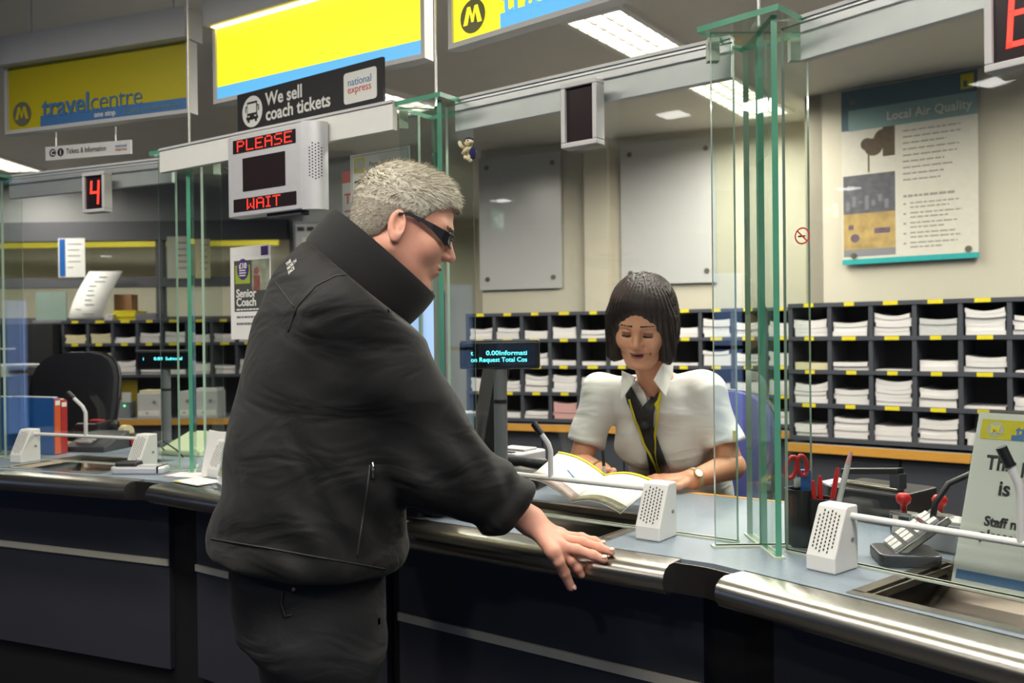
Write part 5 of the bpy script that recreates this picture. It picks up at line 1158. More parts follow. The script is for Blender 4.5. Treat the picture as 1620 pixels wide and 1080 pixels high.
def face_fields(k, male):
    """returns skin(q), dict of paint regions in head coordinates (origin between the ears)"""
    def ear(q, s):
        Re = np.array(Matrix.Rotation(s * .35, 3, 'Z') @ Matrix.Rotation(-.18, 3, 'Y'))
        c = A_((-.008, s * .079 * k, -.002)); e = ell_(q, c, (.019, .0075, .032), Re)
        e = smax(e, -ell_(q, c + A_((.003, s * .0065, .004)), (.0115, .0075, .020), Re), .006); e = smin(e, cap_(q, c + A_((.010, s * .001, -.004)), c + A_((.010, s * .001, .004)), .0045), .004)
        return smin(e, ell_(q, c + A_((.006, -s * .001, -.026)), (.009, .006, .010)), .008)
    def skin(q):
        y = np.abs(q[:, 1]); m = q.copy(); m[:, 1] = y; cq = q.copy(); cq[:, 2] = q[:, 2] - (0 if male else 5.5) * y ** 2
        d = ell_(q, (-.006, 0, .052), (.099 * k, .077 * k, .087 * k))
        d = smin(d, ell_(q, (.036, 0, -.018), (.060 * k, .062 * k, .088 * k)), .03)
        d = smin(d, cap_(m, (.0, (.055 if male else .057) * k, -.042), (.066 * k, .018 if male else .022, -.094 * k), .019 if male else .016, .018 if male else .016), .03)
        d = smin(d, ell_(q, (.074 * k, 0, -.094 * k), (.020, .022, .017)), .018)
        d = smin(d, ell_(m, (.062 * k, .040 * k, -.018), (.028, .026, .028)), .02)
        d = smin(d, cap_(m, (.090 * k, .008, .030), (.074 * k, .045 * k, .030), .011 if male else .007), .018)
        d = smax(d, -ell_(m, (.104 * k, .031 * k, .010), (.020, .017, .013)), .014)          # sockets
        d = smin(d, ell_(m, (.078 * k, .031 * k, .008), (.0135, .0155, .0118)), .004)         # lids
        d = smin(d, cap_(q, (.090 * k, 0, .022), (.113 * k, 0, -.018), .0075, .0105 if male else .0098), .014)
        d = smin(d, ell_(m, (.100 * k, .0115, -.0225), (.0105, .0075, .0075)), .006)
        d = smax(d, -ell_(m, (.103 * k, .0065, -.031), (.005, .0035, .004)), .004)
        d = smin(d, ell_(q, (.080 * k, 0, -.053), (.020, .028, .022)), .014)
        d = smin(d, ell_(cq, (.0955 * k, 0, -.0478), (.0085, .023, .0048)), .005); d = smin(d, ell_(cq, (.0935 * k, 0, -.0580), (.0085, .019, .0055)), .005)
        d = smax(d, -ell_(cq, (.105 * k, 0, -.0530), (.010, .025, .0016 if male else .0024)), .003)
        for s in (-1, 1): d = smin(d, ear(q, s), .005)
        return d
    ab = lambda q: np.stack([q[:, 0], np.abs(q[:, 1]), q[:, 2]], 1)
    curve = lambda q: np.stack([q[:, 0], q[:, 1], q[:, 2] - (0 if male else 5.5) * q[:, 1] ** 2], 1)
    eyec = lambda q: np.stack([q[:, 0], np.abs(q[:, 1]), q[:, 2] - 10 * (np.abs(q[:, 1]) - .031) ** 2], 1)
    paint = {'brow': lambda q: cap_(ab(q), (.098 * k, .012, .034), (.084 * k, .047 * k, .032), .0034, .002) if not male else cap_(ab(q), (.100 * k, .013, .031), (.086 * k, .048 * k, .032), .0055, .003),
             'lip': lambda q: np.minimum(ell_(curve(q), (.0975 * k, 0, -.0482), (.012, .0225, .0042)), ell_(curve(q), (.096 * k, 0, -.0575), (.012, .0185, .0048))),
             'mouth': lambda q: ell_(curve(q), (.100 * k, 0, -.0530), (.016, .022, .0019)),
             'lash': lambda q: smax(ell_(eyec(q), (.088 * k, .031 * k, -.0002), (.014, .0165, .0030)), -(ab(q)[:, 1] - .015), .002),
             'lid': lambda q: ell_(ab(q), (.088 * k, .031 * k, .0085), (.014, .0145, .006))}
    return skin, paint
skinM = mat('man_skin', rgb(220, 160, 136), 0.5, var=.05, scale=60, sss=.12, bump=.08); skinMf = skinM
skinW = mat('woman_skin', rgb(226, 164, 130), 0.45, var=.05, scale=60, sss=.12, bump=.04)
lipM = mat('man_lip', rgb(186, 112, 100), .5); lipW = mat('mauve_lip', rgb(150, 84, 84), .4); mouthM = mat('mouth_dark', rgb(70, 34, 34), .6)
browM = mat('grey_brow', rgb(70, 58, 50), .8); browW = mat('dark_brow', rgb(58, 38, 32), .8); lidW = mat('eye_shadow', rgb(150, 100, 82), .5); lashW = mat('lash', rgb(34, 24, 24), .7)
nailM = mat('nail', rgb(232, 190, 176), .3); nailW = mat('dark_nail_polish', rgb(52, 30, 40), .25)
jacketM = mat('black_softshell', rgb(24, 24, 24), .72, var=.12, scale=180, bump=.12, spec=.3, sheen=.06, fold=.45)
collarM = mat('black_fleece', rgb(22, 22, 22), .9, var=.15, scale=200, bump=.2, sheen=.1)
trouserM = mat('charcoal_trousers', rgb(30, 30, 32), .85, var=.12, scale=150, bump=.1, fold=.4)
shirtM = mat('white_blouse', rgb(226, 224, 218), .6, var=.02, scale=8, sheen=.1, fold=.35)

# ------------------------------------------------------------------ the standing man
MB0 = Vector((-.42, 1.80, 0)); mbase = A_(MB0)
ph = math.radians(20); fM = A_((math.cos(ph), math.sin(ph), 0)); rM = A_((math.sin(ph), -math.cos(ph), 0)); up_ = A_((0, 0, 1))
ax3 = lambda P: A_(tuple(P))
spine = [(-.425, 1.80, .86), (-.412, 1.805, 1.00), (-.395, 1.815, 1.15), (-.372, 1.825, 1.27), (-.345, 1.835, 1.40), (-.325, 1.845, 1.48), (-.30, 1.85, 1.56)]
shR_ = A_((-.300, 1.672, 1.385)); elR = A_((-.150, 1.712, 1.118)); wrR = A_((.030, 1.762, .985))
shL_ = A_((-.365, 2.015, 1.385)); elL = A_((-.345, 2.075, 1.10)); wrL = A_((-.175, 2.135, .965))
head_o = A_(tuple(Vy(633, 366, 1.835))); RH = rotm(math.radians(8), math.radians(19), math.radians(-2))
toH = lambda P: (P - head_o) @ RH
skin_m, paint_m = face_fields(1.03, True)
neckA = head_o + RH @ A_((-.03, 0, -.05)); neckB = A_((-.325, 1.842, 1.47))
def head_m(P): return smin(skin_m(toH(P)), cap_(P, neckA, neckB, .056, .066), .03)
vy = lambda x, y, Y: ax3(Vy(x, y, Y))
FG = {'B': ([vy(886, 851, 1.748), vy(921, 857, 1.738), vy(948, 866, 1.730), vy(967, 873, 1.724)], [.0105, .0098, .009, .0078]),
      'C': ([vy(884, 863, 1.722), vy(912, 869, 1.715), vy(938, 878, 1.708), vy(955, 885, 1.704)], [.0108, .0102, .0092, .008]),
      'A': ([vy(886, 846, 1.775), vy(920, 850, 1.765), vy(940, 856, 1.758), vy(953, 861, 1.754)], [.0100, .0092, .0084, .0074]),
      'D': ([vy(874, 872, 1.700), vy(884, 888, 1.700), vy(893, 906, 1.712), vy(903, 928, 1.722)], [.0125, .0115, .0105, .0088]),
      'E': ([vy(888, 874, 1.722), vy(904, 886, 1.722), vy(914, 898, 1.726), vy(920, 909, 1.729)], [.0098, .0088, .0082, .0072])}
def hand_r(P):
    d = cap_(P, wrR, elR, .027, .04)
    pal = None
    for kf in 'ABCDE':
        b_ = FG[kf][0][0]; e = cap_(P, wrR + (b_ - wrR) * .12, b_, .0165, .0128 if kf != 'D' else .0135); pal = e if pal is None else smin(pal, e, .014)
    pal = smin(pal, d, .02); fs = None
    for kf in 'ABCDE':
        e = chain_(P, *FG[kf], k=.004)
        for jn in FG[kf][0][1:3]: e = smin(e, np.linalg.norm(P - jn, axis=1) - .0098, .004)
        fs = e if fs is None else np.minimum(fs, e)
    kn = smin(pal, fs, .008)
    for kf in 'ABC': kn = smin(kn, np.linalg.norm(P - FG[kf][0][0] - A_((0, 0, .003)), axis=1) - .0115, .008)
    return kn
cf = A_((.745, .10, -.66)); cf /= np.linalg.norm(cf); cs = A_((.10, -1, 0)); cs /= np.linalg.norm(cs); cu = np.cross(cs, cf); cu /= np.linalg.norm(cu); cu = cu * (1 if cu[2] > 0 else -1)
colp = vy(566, 448, 1.83)
def body_m(P):
    d = loft_(P, [(p[0], p[1], p[2]) for p in spine], [.15, .15, .15, .15, .14, .09, .06], [.17, .17, .17, .18, .18, .12, .07], fM, rM)
    d = smin(d, cap_(P, shL_, elL, .05, .042), .05); d = smax(d, (P - colp) @ cu + .02, .01); d = smin(d, cap_(P, elL, wrL, .042, .028), .02); d = smin(d, cap_(P, shR_, elR, .05, .042), .05)
    hip = A_((-.425, 1.80, .88))
    for s in (-1, 1):
        h = hip + rM * .09 * s; kn = h + A_((.01 + .02 * s, .0, -.42)); an = kn + A_((-.02, 0, -.38)); d = smin(d, cap_(P, h, kn, .085, .058), .04); d = smin(d, cap_(P, kn, an, .055, .04), .02); d = smin(d, cap_(P, an, an + fM * .14 - up_ * .03, .038, .03), .02)
    lh = wrL + A_((.045, .0, -.008)); d = smin(d, cap_(P, wrL, lh, .026, .02), .015)
    fs = None
    for q in range(4):
        dr = A_((.9, -.35 + .17 * q, -.1)); dr = dr / np.linalg.norm(dr); b_ = lh + A_((.025, -.024 + .016 * q, 0)); e = cap_(P, b_, b_ + dr * (.06 + .008 * (q in (1, 2))), .0095, .0075); fs = e if fs is None else np.minimum(fs, e)
    e = cap_(P, lh + A_((-.01, -.02, 0)), lh + A_((.03, -.06, -.008)), .012, .009); return smin(d, np.minimum(fs, e), .01)
om = Org(mbase)
hp = {k: (lambda g: (lambda c: g(toH(c))))(g) for k, g in paint_m.items()}
om.field(head_m, head_o - .17, head_o + A_((.17, .13, .17)), .0024, [(hp['brow'], 1), (hp['lip'], 2), (hp['mouth'], 3)])
om.field(hand_r, A_((-.03, 1.66, .83)), A_((.235, 1.81, 1.06)), .0026)
om.field(body_m, A_((-.70, 1.50, -.0)), A_((.02, 2.25, 1.52)), .013)
def nail(tip, prev, nrm, w, l):
    t = Vector(tip); d = (t - Vector(prev)).normalized(); n = Vector(nrm); n = (n - d * n.dot(d)).normalized(); s = d.cross(n); b = MB()
    T = Matrix((( d.x, s.x, n.x, t.x), (d.y, s.y, n.y, t.y), (d.z, s.z, n.z, t.z), (0, 0, 0, 1))); b.ball((0, 0, 0), (l, w, .0018), 12, 0, T); return b
camdir = A_((0, -.7, .7))
for kf, w in (('A', .0052), ('B', .0058), ('C', .0062)):
    p = FG[kf][0]; r = FG[kf][1][-1]; om.mb(nail(p[3] + A_((.000, -.35, .94)) * r * .93, p[2], (0, -.35, .94), w, .0068), 4)
p = FG['D'][0]; om.mb(nail(p[3] + A_((.75, -.62, .2)) * FG['D'][1][-1] * .93, p[2], (.75, -.62, .2), .0056, .0075), 4)
man = om.build('person', [skinM, browM, lipM, mouthM, nailM], None, loc=MB0)
tag(man, 'grey haired man in black jacket and glasses leaning one hand on the counter', 'person')
# jacket
armU = lambda P: chain_(P, [shR_ + A_((-.02, .03, .015)), shR_, elR, wrR + (elR - wrR) * .16], [.090, .094, .086, .060], .05)
armL = lambda P: chain_(P, [shL_, elL, wrL + (elL - wrL) * .12], [.092, .08, .052], .04)
def along(P, a, b): ab = b - a; return ((P - a) @ ab) / (ab @ ab)
def jacket_f(P):
    d = loft_(P, spine, [.196, .192, .186, .184, .174, .150, .10], [.235, .232, .232, .232, .215, .165, .10], fM, rM)
    d = smin(d, cap_(P, A_((-.345, 1.80, 1.425)), A_((-.345, 1.90, 1.425)), .125), .08)
    d = smin(d, armU(P), .05); d = smin(d, armL(P), .05)
    t1 = along(P, shR_, elR); t2 = along(P, elR, wrR)
    q = P - shR_
    w = np.exp(-((t1 - .98) / .22) ** 2) * .0045 * np.sin(70 * (P[:, 2] * .8 + P[:, 0] * .9 + .6 * P[:, 1])) + np.exp(-((t2 - .72) / .22) ** 2) * .0055 * np.sin(95 * (P[:, 0] * .7 - P[:, 2] * .75) + 12 * P[:, 1])
    w += .0035 * np.sin(26 * P[:, 2] + 14 * P[:, 0] + 2 * np.sin(9 * P[:, 0] + 11 * P[:, 1])) * (P[:, 2] < 1.4) + .003 * np.sin(38 * (P[:, 0] * .8 + P[:, 2] * .45)) * np.exp(-((t1 - .3) / .35) ** 2)
    w += .010 * np.exp(-(np.abs(d) / .05)) * np.exp(-((P[:, 2] - .940 + .09 * (P[:, 0] + .42)) / .022) ** 2) * -1          # hem band bulges a little
    q1 = P[:, 0] * .55 + P[:, 2] * .6 + .4 * P[:, 1]; q2 = P[:, 2] * .95 - P[:, 0] * .35
    w += .0055 * np.sin(31 * q1 + 2.2 * np.sin(13 * P[:, 2] + 7 * P[:, 1])) * np.clip((1.5 - P[:, 2]) / .3, 0, 1) * (.4 + .6 * np.sin(8 * P[:, 0] + 6 * P[:, 2]) ** 2)
    w += .005 * np.sin(44 * q2 + 3 * np.sin(11 * P[:, 0] + 2)) * np.exp(-((t1 - .55) / .4) ** 2) * np.exp(-(np.abs(armU(P)) / .05) ** 2)
    w += .006 * np.exp(-((np.mod(q1 * 5 + .3 * np.sin(17 * P[:, 0]), 1) - .5) / .10) ** 2) * np.exp(-((P[:, 2] - 1.05) / .16) ** 2)
    d = smax(d, (P - colp) @ cu, .01)
    return smax(d + w, .912 - .09 * (P[:, 0] + .42) - P[:, 2], .012)
cuff = wrR + (elR - wrR) * .13; cdir = (wrR - elR) / np.linalg.norm(wrR - elR)
def jacket_c(P): return smax(jacket_f(P), (P - cuff) @ cdir, .008)
oj = Org(mbase); oj.field(jacket_c, A_((-.70, 1.50, .80)), A_((.12, 2.26, 1.60)), .0075)
jk = oj.build('jacket', jacketM, man, smooth_it=3)
bpy.context.view_layer.update(); jt = bvh_of(jk)
# collar: standing funnel round the neck, open rim towards the chin
def ring3(c, a, b, ua, ub, n=40): return [c + ua * (a * math.cos(2 * PI * k / n)) + ub * (b * math.sin(2 * PI * k / n)) for k in range(n)]
rims = [(colp - cu * .022, .116, .098), (colp + cu * .004, .127, .104), (colp + cu * .02, .129, .104), (vy(588, 424, 1.833), .130, .104), (vy(600, 410, 1.835), .130, .103), (vy(609, 400, 1.838), .128, .101)]
b = MB(); n = 40
for (c, a, b_) in rims: b.v += [tuple(p - mbase) for p in ring3(c, a, b_, cf, cs, n)]
for i in range(len(rims) - 1):
    for k in range(n): b.f.append((i * n + k, i * n + (k + 1) % n, (i + 1) * n + (k + 1) % n, (i + 1) * n + k)); b.m.append(0)
cl = b.build('collar', collarM, jk, smooth=True); q = cl.modifiers.new('s', 'SOLIDIFY'); q.thickness = .010; q.offset = -1; q = cl.modifiers.new('b', 'BEVEL'); q.width = .003; q.segments = 2
seam = mat('seam_piping', rgb(40, 40, 40), .6)
for pl in ([(456, 525), (470, 486), (500, 452), (532, 436), (565, 434), (590, 438)], [(436, 446), (452, 468), (466, 486)], [(500, 384), (536, 396), (562, 420), (596, 440)], [(334, 852), (420, 866), (520, 884), (610, 900)]):
    surf_line(jt, pl, .0016, .0005, mbase).build('seam', seam, jk, smooth=True)
surf_line(jt, [(585, 735), (580, 780), (572, 830), (565, 880)], .0018, .0004, mbase).build('pocket_zip', mat('zip_tape', rgb(52, 52, 54), .5), jk, smooth=True)
P = on_surface(jt, 587, 741, .006)
if P: b = MB(); q = P - MB0; b.tube([q + Vector((0, 0, .012)), q, q + Vector((0, -.003, -.018))], [.0025, .004, .003], 8); b.build('zip_puller', M['chrome'], jk, smooth=True)
# white back mark
tt = text('back_mark', 'THE\nNORTH\nFACE', 10.5, mat('white_print', rgb(206, 206, 198), .7), None, Matrix.Identity(4), bold=.25, ext=0, xs=.78)
ca_, sa_ = math.cos(math.radians(52)), math.sin(math.radians(52)); ok = True
for v in tt.data.vertices:
    x, y = v.co.x, v.co.y; h = on_surface(jt, 454 + x * ca_ * .8 - y * .16, 428 - x * sa_ * .62 - (y + 10) * .62, .0012)
    if h is None: ok = False
    else: v.co = h - MB0
tt.parent = jk
if not ok: bpy.data.objects.remove(tt)
# trousers
def trousers_f(P):
    hip = A_((-.418, 1.80, .93)); d = loft_(P, [(-.418, 1.80, .74), (-.418, 1.80, .86), (-.42, 1.80, .96)], [.150, .155, .150], [.18, .185, .18], fM, rM)
    for s in (-1, 1):
        h = hip + rM * .085 * s + A_((.01, 0, -.16)); kn = h + A_((.008 + .022 * s, 0, -.30)); an = kn + A_((-.02, 0, -.40)); d = smin(d, cap_(P, h, kn, .108, .086), .05); d = smin(d, cap_(P, kn, an, .090, .075), .03)
    d = d + .003 * np.sin(40 * P[:, 2] + 20 * P[:, 0]) * (P[:, 2] < .8) + .003 * np.sin(30 * P[:, 0] - 22 * P[:, 2] + 9 * P[:, 1])
    return smax(d, .055 - P[:, 2], .006)
ot = Org(mbase); ot.field(trousers_f, A_((-.68, 1.50, .02)), A_((-.16, 2.10, .97)), .012); tr = ot.build('trousers', trouserM, man, smooth_it=4)
bpy.context.view_layer.update(); trt = bvh_of(tr); surf_line(trt, [(448, 935), (446, 955), (452, 975), (462, 972)], .002, .002, mbase).build('pocket_edge', seam, tr, smooth=True)
for s in (-1, 1):
    an = A_((-.418, 1.80, .93)) + rM * .085 * s + A_((0, 0, -.16)) + A_((.008 + .022 * s, 0, -.30)) + A_((-.02, 0, -.40))
    os_ = Org(mbase)
    def shoe(P, an=an): return smax(smin(ell_(P, an + fM * .02 + A_((0, 0, -.025)), (.06, .05, .06)), chain_(P, [an + A_((0, 0, -.045)), an + fM * .12 + A_((0, 0, -.055)), an + fM * .17 + A_((0, 0, -.055))], [.045, .043, .036], .03), .04), .0 - P[:, 2], .006)
    os_.field(shoe, an - A_((.15, .15, .11)), an + A_((.26, .2, .08)), .01); os_.build('shoe', M['black'], man, smooth_it=2)
# hair: close cropped grey
def hairline(q):       # > 0 outside the hair area, in head coordinates
    x, z, y = q[:, 0], q[:, 2], np.abs(q[:, 1]); zl = np.interp(x, [-.12, -.075, -.035, -.012, .012, .030, .046, .062, .078, .11], [-.062, -.058, -.030, .022, .030, .014, .040, .060, .076, .080]); return zl - z
def hair_f(P):
    q = toH(P); d = ell_(q, (-.006, 0, .052), (.1065, .0835, .0935)); d = smin(d, ell_(q, (.04, 0, .085), (.058, .060, .050)), .03); d = smin(d, ell_(q, (-.05, 0, -.01), (.052, .062, .06)), .03)
    return smax(d, hairline(q), .006)
oh = Org(mbase); oh.field(hair_f, head_o - .15, head_o + A_((.15, .13, .18)), .0035)
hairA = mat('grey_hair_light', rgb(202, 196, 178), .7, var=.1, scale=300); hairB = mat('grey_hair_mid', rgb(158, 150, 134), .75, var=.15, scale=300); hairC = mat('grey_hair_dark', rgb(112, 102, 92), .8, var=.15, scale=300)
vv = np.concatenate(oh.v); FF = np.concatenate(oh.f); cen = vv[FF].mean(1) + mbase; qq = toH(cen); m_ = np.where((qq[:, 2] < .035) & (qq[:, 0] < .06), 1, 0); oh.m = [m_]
rg = np.random.RandomState(4); pick = rg.choice(len(FF), 13000); hb = MB()
nn = np.cross(vv[FF[:, 2]] - vv[FF[:, 0]], vv[FF[:, 3]] - vv[FF[:, 1]]); nn /= np.maximum(np.linalg.norm(nn, axis=1, keepdims=True), 1e-9)
for i in pick:
    p = vv[FF[i]].mean(0) + mbase; n_ = nn[i]; q = qq[i]
    flow = RH @ A_((.75 if q[2] > .06 else -.35, .0, -.35 if q[2] < .09 else .0)) ; flow = flow - n_ * (flow @ n_); flow = flow / max(np.linalg.norm(flow), 1e-6) + rg.randn(3) * .25
    L = (.012 if q[2] > .05 else .006) * rg.uniform(.7, 1.3); tip = p + (n_ * .45 + flow * .8) * L; sd = np.cross(flow, n_); sd = sd / max(np.linalg.norm(sd), 1e-6) * .0009
    o = len(hb.v); hb.v += [tuple(p - sd - n_ * .001), tuple(p + sd - n_ * .001), tuple(tip)]; hb.f.append((o, o + 1, o + 2)); light = q[2] > .055 or q[0] > .06
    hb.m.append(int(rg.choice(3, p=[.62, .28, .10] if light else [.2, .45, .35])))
ex = [(tuple(f), mi) for f, mi in zip(hb.f, hb.m)]; off = oh.n; oh.v.append(np.array(hb.v) - mbase); oh.n += len(hb.v); oh.extra = [(tuple(i + off for i in f), mi) for f, mi in ex]
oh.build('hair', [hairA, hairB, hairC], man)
# glasses
Hm = lambda x, y, z: Vector(tuple(head_o + RH @ A_((x, y, z)) - mbase))
lensM = mat('dark_lens', rgb(16, 16, 18), .3)
gl = MB()
for s in (-1, 1): gl.tube([Hm(.098, s * .008, .012), Hm(.106, s * .012, .006), Hm(.108, s * .03, -.004), Hm(.098, s * .055, .0), Hm(.090, s * .064, .014), Hm(.098, s * .05, .022), Hm(.106, s * .03, .022), Hm(.104, s * .012, .018), Hm(.098, s * .008, .012)], .0022, 8)
gl.tube([Hm(.104, -.012, .016), Hm(.110, 0, .017), Hm(.104, .012, .016)], .002, 8)
gf = gl.build('glasses', M['black'], man, smooth=True)
for s in (-1, 1):
    tb = MB(); pts = [(.098, .062, .008, .016), (.084, .071, .012, .013), (.06, .078, .019, .0075), (.035, .081, .024, .004), (.008, .083, .026, .0032), (-.012, .084, .020, .003)]
    for i in range(len(pts) - 1):
        a, c_ = pts[i], pts[i + 1]; vs = []
        for (x, y, z, h) in (a, c_):
            for (dy, dz) in ((-.0015, -h), (.0015, -h), (.0015, h * .7), (-.0015, h * .7)): vs.append(Hm(x, s * (y + dy), z + dz))
        tb.add(vs, [(0, 1, 5, 4), (1, 2, 6, 5), (2, 3, 7, 6), (3, 0, 4, 7), (0, 3, 2, 1), (4, 5, 6, 7)])
    tb.build('temple_arm', M['black'], gf)
    lb = MB(); lb.add([Hm(.098, s * .010, .012), Hm(.105, s * .013, .006), Hm(.107, s * .03, -.003), Hm(.097, s * .055, .001), Hm(.090, s * .063, .014), Hm(.097, s * .05, .021), Hm(.105, s * .03, .021)], [tuple(range(7))]); lb.build('lens', lensM, gf)
# ------------------------------------------------------------------ the seated clerk
WB0 = Vector((.52, 2.78, 0)); wbase = A_(WB0)
fW = A_((-.46, -.888, 0)); rW = A_((-.888, .46, 0))            # facing, and her right
whead = A_((.370, 2.500, 1.380)); WH = rotm(math.atan2(-.94, -.34), math.radians(24), math.radians(-4))
toW = lambda P: (P - whead) @ WH
skin_w, paint_w = face_fields(.95, False)
def skin_wp(q):                # a light smile: cheeks and mouth corners
    m = np.stack([q[:, 0], np.abs(q[:, 1]), q[:, 2]], 1); d = skin_w(q); d = smin(d, ell_(m, (.073, .036, -.026), (.017, .016, .015)), .014)
    return smax(d, -cap_(m, (.083, .030, -.030), (.076, .034, -.052), .0022), .006)
nA = whead + WH @ A_((-.022, 0, -.045)); nB = A_((.432, 2.612, 1.185))
def head_w(P): return smin(skin_wp(toW(P)), cap_(P, nA, nB, .047, .055), .025)
shR2, elR2, wrR2 = A_((.268, 2.672, 1.182)), A_((.198, 2.640, .965)), A_((.245, 2.452, .972))
shL2, elL2, wrL2 = A_((.556, 2.562, 1.190)), A_((.622, 2.520, .975)), A_((.490, 2.432, .952))
# left hand (image right): flat on the counter, fingers towards image left
lk = [wrL2 + A_((-.072, -.022 + .016 * q, -.004 + .002 * q)) for q in range(4)]
def fing(b_, dr, L, r0, r1, drop): dr = A_(dr) / np.linalg.norm(dr); return ([b_, b_ + dr * L * .45 + A_((0, 0, .004)), b_ + dr * L * .75, b_ + dr * L + A_((0, 0, -drop))], [r0, r0 * .95, r0 * .88, r1])
LF = [fing(lk[0], (-1, -.10, -.06), .062, .0085, .0062, .004), fing(lk[1], (-1, .0, -.05), .072, .0088, .0064, .004), fing(lk[2], (-1, .06, -.04), .068, .0086, .0062, .004), fing(lk[3], (-1, .14, -.05), .052, .0078, .0058, .004)]
LT = ([wrL2 + A_((-.02, -.024, -.004)), wrL2 + A_((-.045, -.046, -.010)), wrL2 + A_((-.072, -.052, -.013)), wrL2 + A_((-.09, -.052, -.015))], [.012, .0105, .0092, .007])
def hand_lw(P):
    d = cap_(P, elL2, wrL2, .040, .0235); pal = None
    for k_ in lk: e = cap_(P, wrL2 + (k_ - wrL2) * .1, k_, .0150, .0105); pal = e if pal is None else smin(pal, e, .013)
    d = smin(d, pal, .02); fs = None
    for p, r in LF + [LT]: e = chain_(P, p, r, .003); fs = e if fs is None else np.minimum(fs, e)
    return smin(d, fs, .008)
# right hand: curled round the pen
pk = A_((.262, 2.382, .985)); rk = [wrR2 + A_((.012 + .012 * q, -.058 + .008 * q, .010 - .012 * q)) for q in range(4)]
RFs = []
for q in range(4):
    b_ = rk[q]; RFs.append(([b_, b_ + A_((.012 + .004 * q, -.032, -.004)), b_ + A_((.014, -.036, -.026)), b_ + A_((.004, -.018, -.036))], [.0088, .0086, .008, .0068]))
RFs[0] = ([rk[0], rk[0] + A_((.010, -.030, .006)), rk[0] + A_((.004, -.046, -.012)), rk[0] + A_((-.004, -.050, -.028))], [.0088, .0084, .0076, .0062])
RT = ([wrR2 + A_((-.014, -.018, .004)), wrR2 + A_((-.022, -.046, .006)), wrR2 + A_((-.012, -.072, .0)), wrR2 + A_((.0, -.092, -.006))], [.0115, .0105, .009, .0068])
def hand_rw(P):
    d = cap_(P, elR2, wrR2, .040, .0235); pal = None
    for k_ in rk: e = cap_(P, wrR2 + (k_ - wrR2) * .1, k_, .0150, .0108); pal = e if pal is None else smin(pal, e, .013)
    d = smin(d, pal, .02); fs = None
    for p, r in RFs + [RT]: e = chain_(P, p, r, .003); fs = e if fs is None else np.minimum(fs, e)
    return smin(d, fs, .008)
wsp = [(.545, 2.815, .62), (.545, 2.81, .75), (.520, 2.77, .90), (.478, 2.70, 1.03), (.445, 2.645, 1.12), (.430, 2.622, 1.175), (.425, 2.612, 1.215)]
def body_w(P):
    d = loft_(P, wsp, [.10, .10, .10, .09, .075, .05, .04], [.15, .15, .13, .125, .11, .075, .045], fW, rW)
    d = smin(d, cap_(P, shR2, elR2, .042, .036), .04); d = smin(d, cap_(P, shL2, elL2, .042, .036), .04)
    for s in (-1, 1):
        h = A_((.545, 2.815, .69)) + rW * .085 * s; kn = h + fW * .42 + A_((0, 0, -.02)); an = kn + A_((0, 0, -.44)) - fW * .05; d = smin(d, cap_(P, h, kn, .078, .052), .04); d = smin(d, cap_(P, kn, an, .05, .036), .02); d = smin(d, cap_(P, an, an + fW * .15 - up_ * .02, .034, .028), .02)
    return d
wp = {k: (lambda g: (lambda c: g(toW(c))))(g) for k, g in paint_w.items()}
ow = Org(wbase)
ow.field(head_w, whead - A_((.14, .16, .22)), whead + A_((.14, .15, .16)), .0022, [(wp['lid'], 4), (wp['lash'], 5), (wp['brow'], 1), (wp['lip'], 2), (wp['mouth'], 3)])
ow.field(hand_lw, A_((.36, 2.36, .89)), A_((.68, 2.58, 1.04)), .0028); ow.field(hand_rw, A_((.14, 2.33, .89)), A_((.34, 2.70, 1.04)), .0028)
ow.field(body_w, A_((.10, 2.15, .18)), A_((.82, 3.0, 1.25)), .013)
for p, r in LF: ow.mb(nail(p[3] + A_((0, -.2, .95)) * r[-1] * .9, p[2], (0, -.2, .95), .0045, .007), 6)
p, r = RT; ow.mb(nail(p[3] + A_((-.3, -.4, .8)) * r[-1] * .9, p[2], (-.3, -.4, .8), .005, .007), 6)
p, r = RFs[0]; ow.mb(nail(p[3] + A_((.2, -.9, .2)) * r[-1] * .9, p[2], (.2, -.9, .2), .0045, .006), 6)
woman = ow.build('person', [skinW, browW, lipW, mouthM, lidW, lashW, nailW], None, loc=WB0)
tag(woman, 'dark haired clerk in a white blouse and black scarf, seated and writing', 'person')
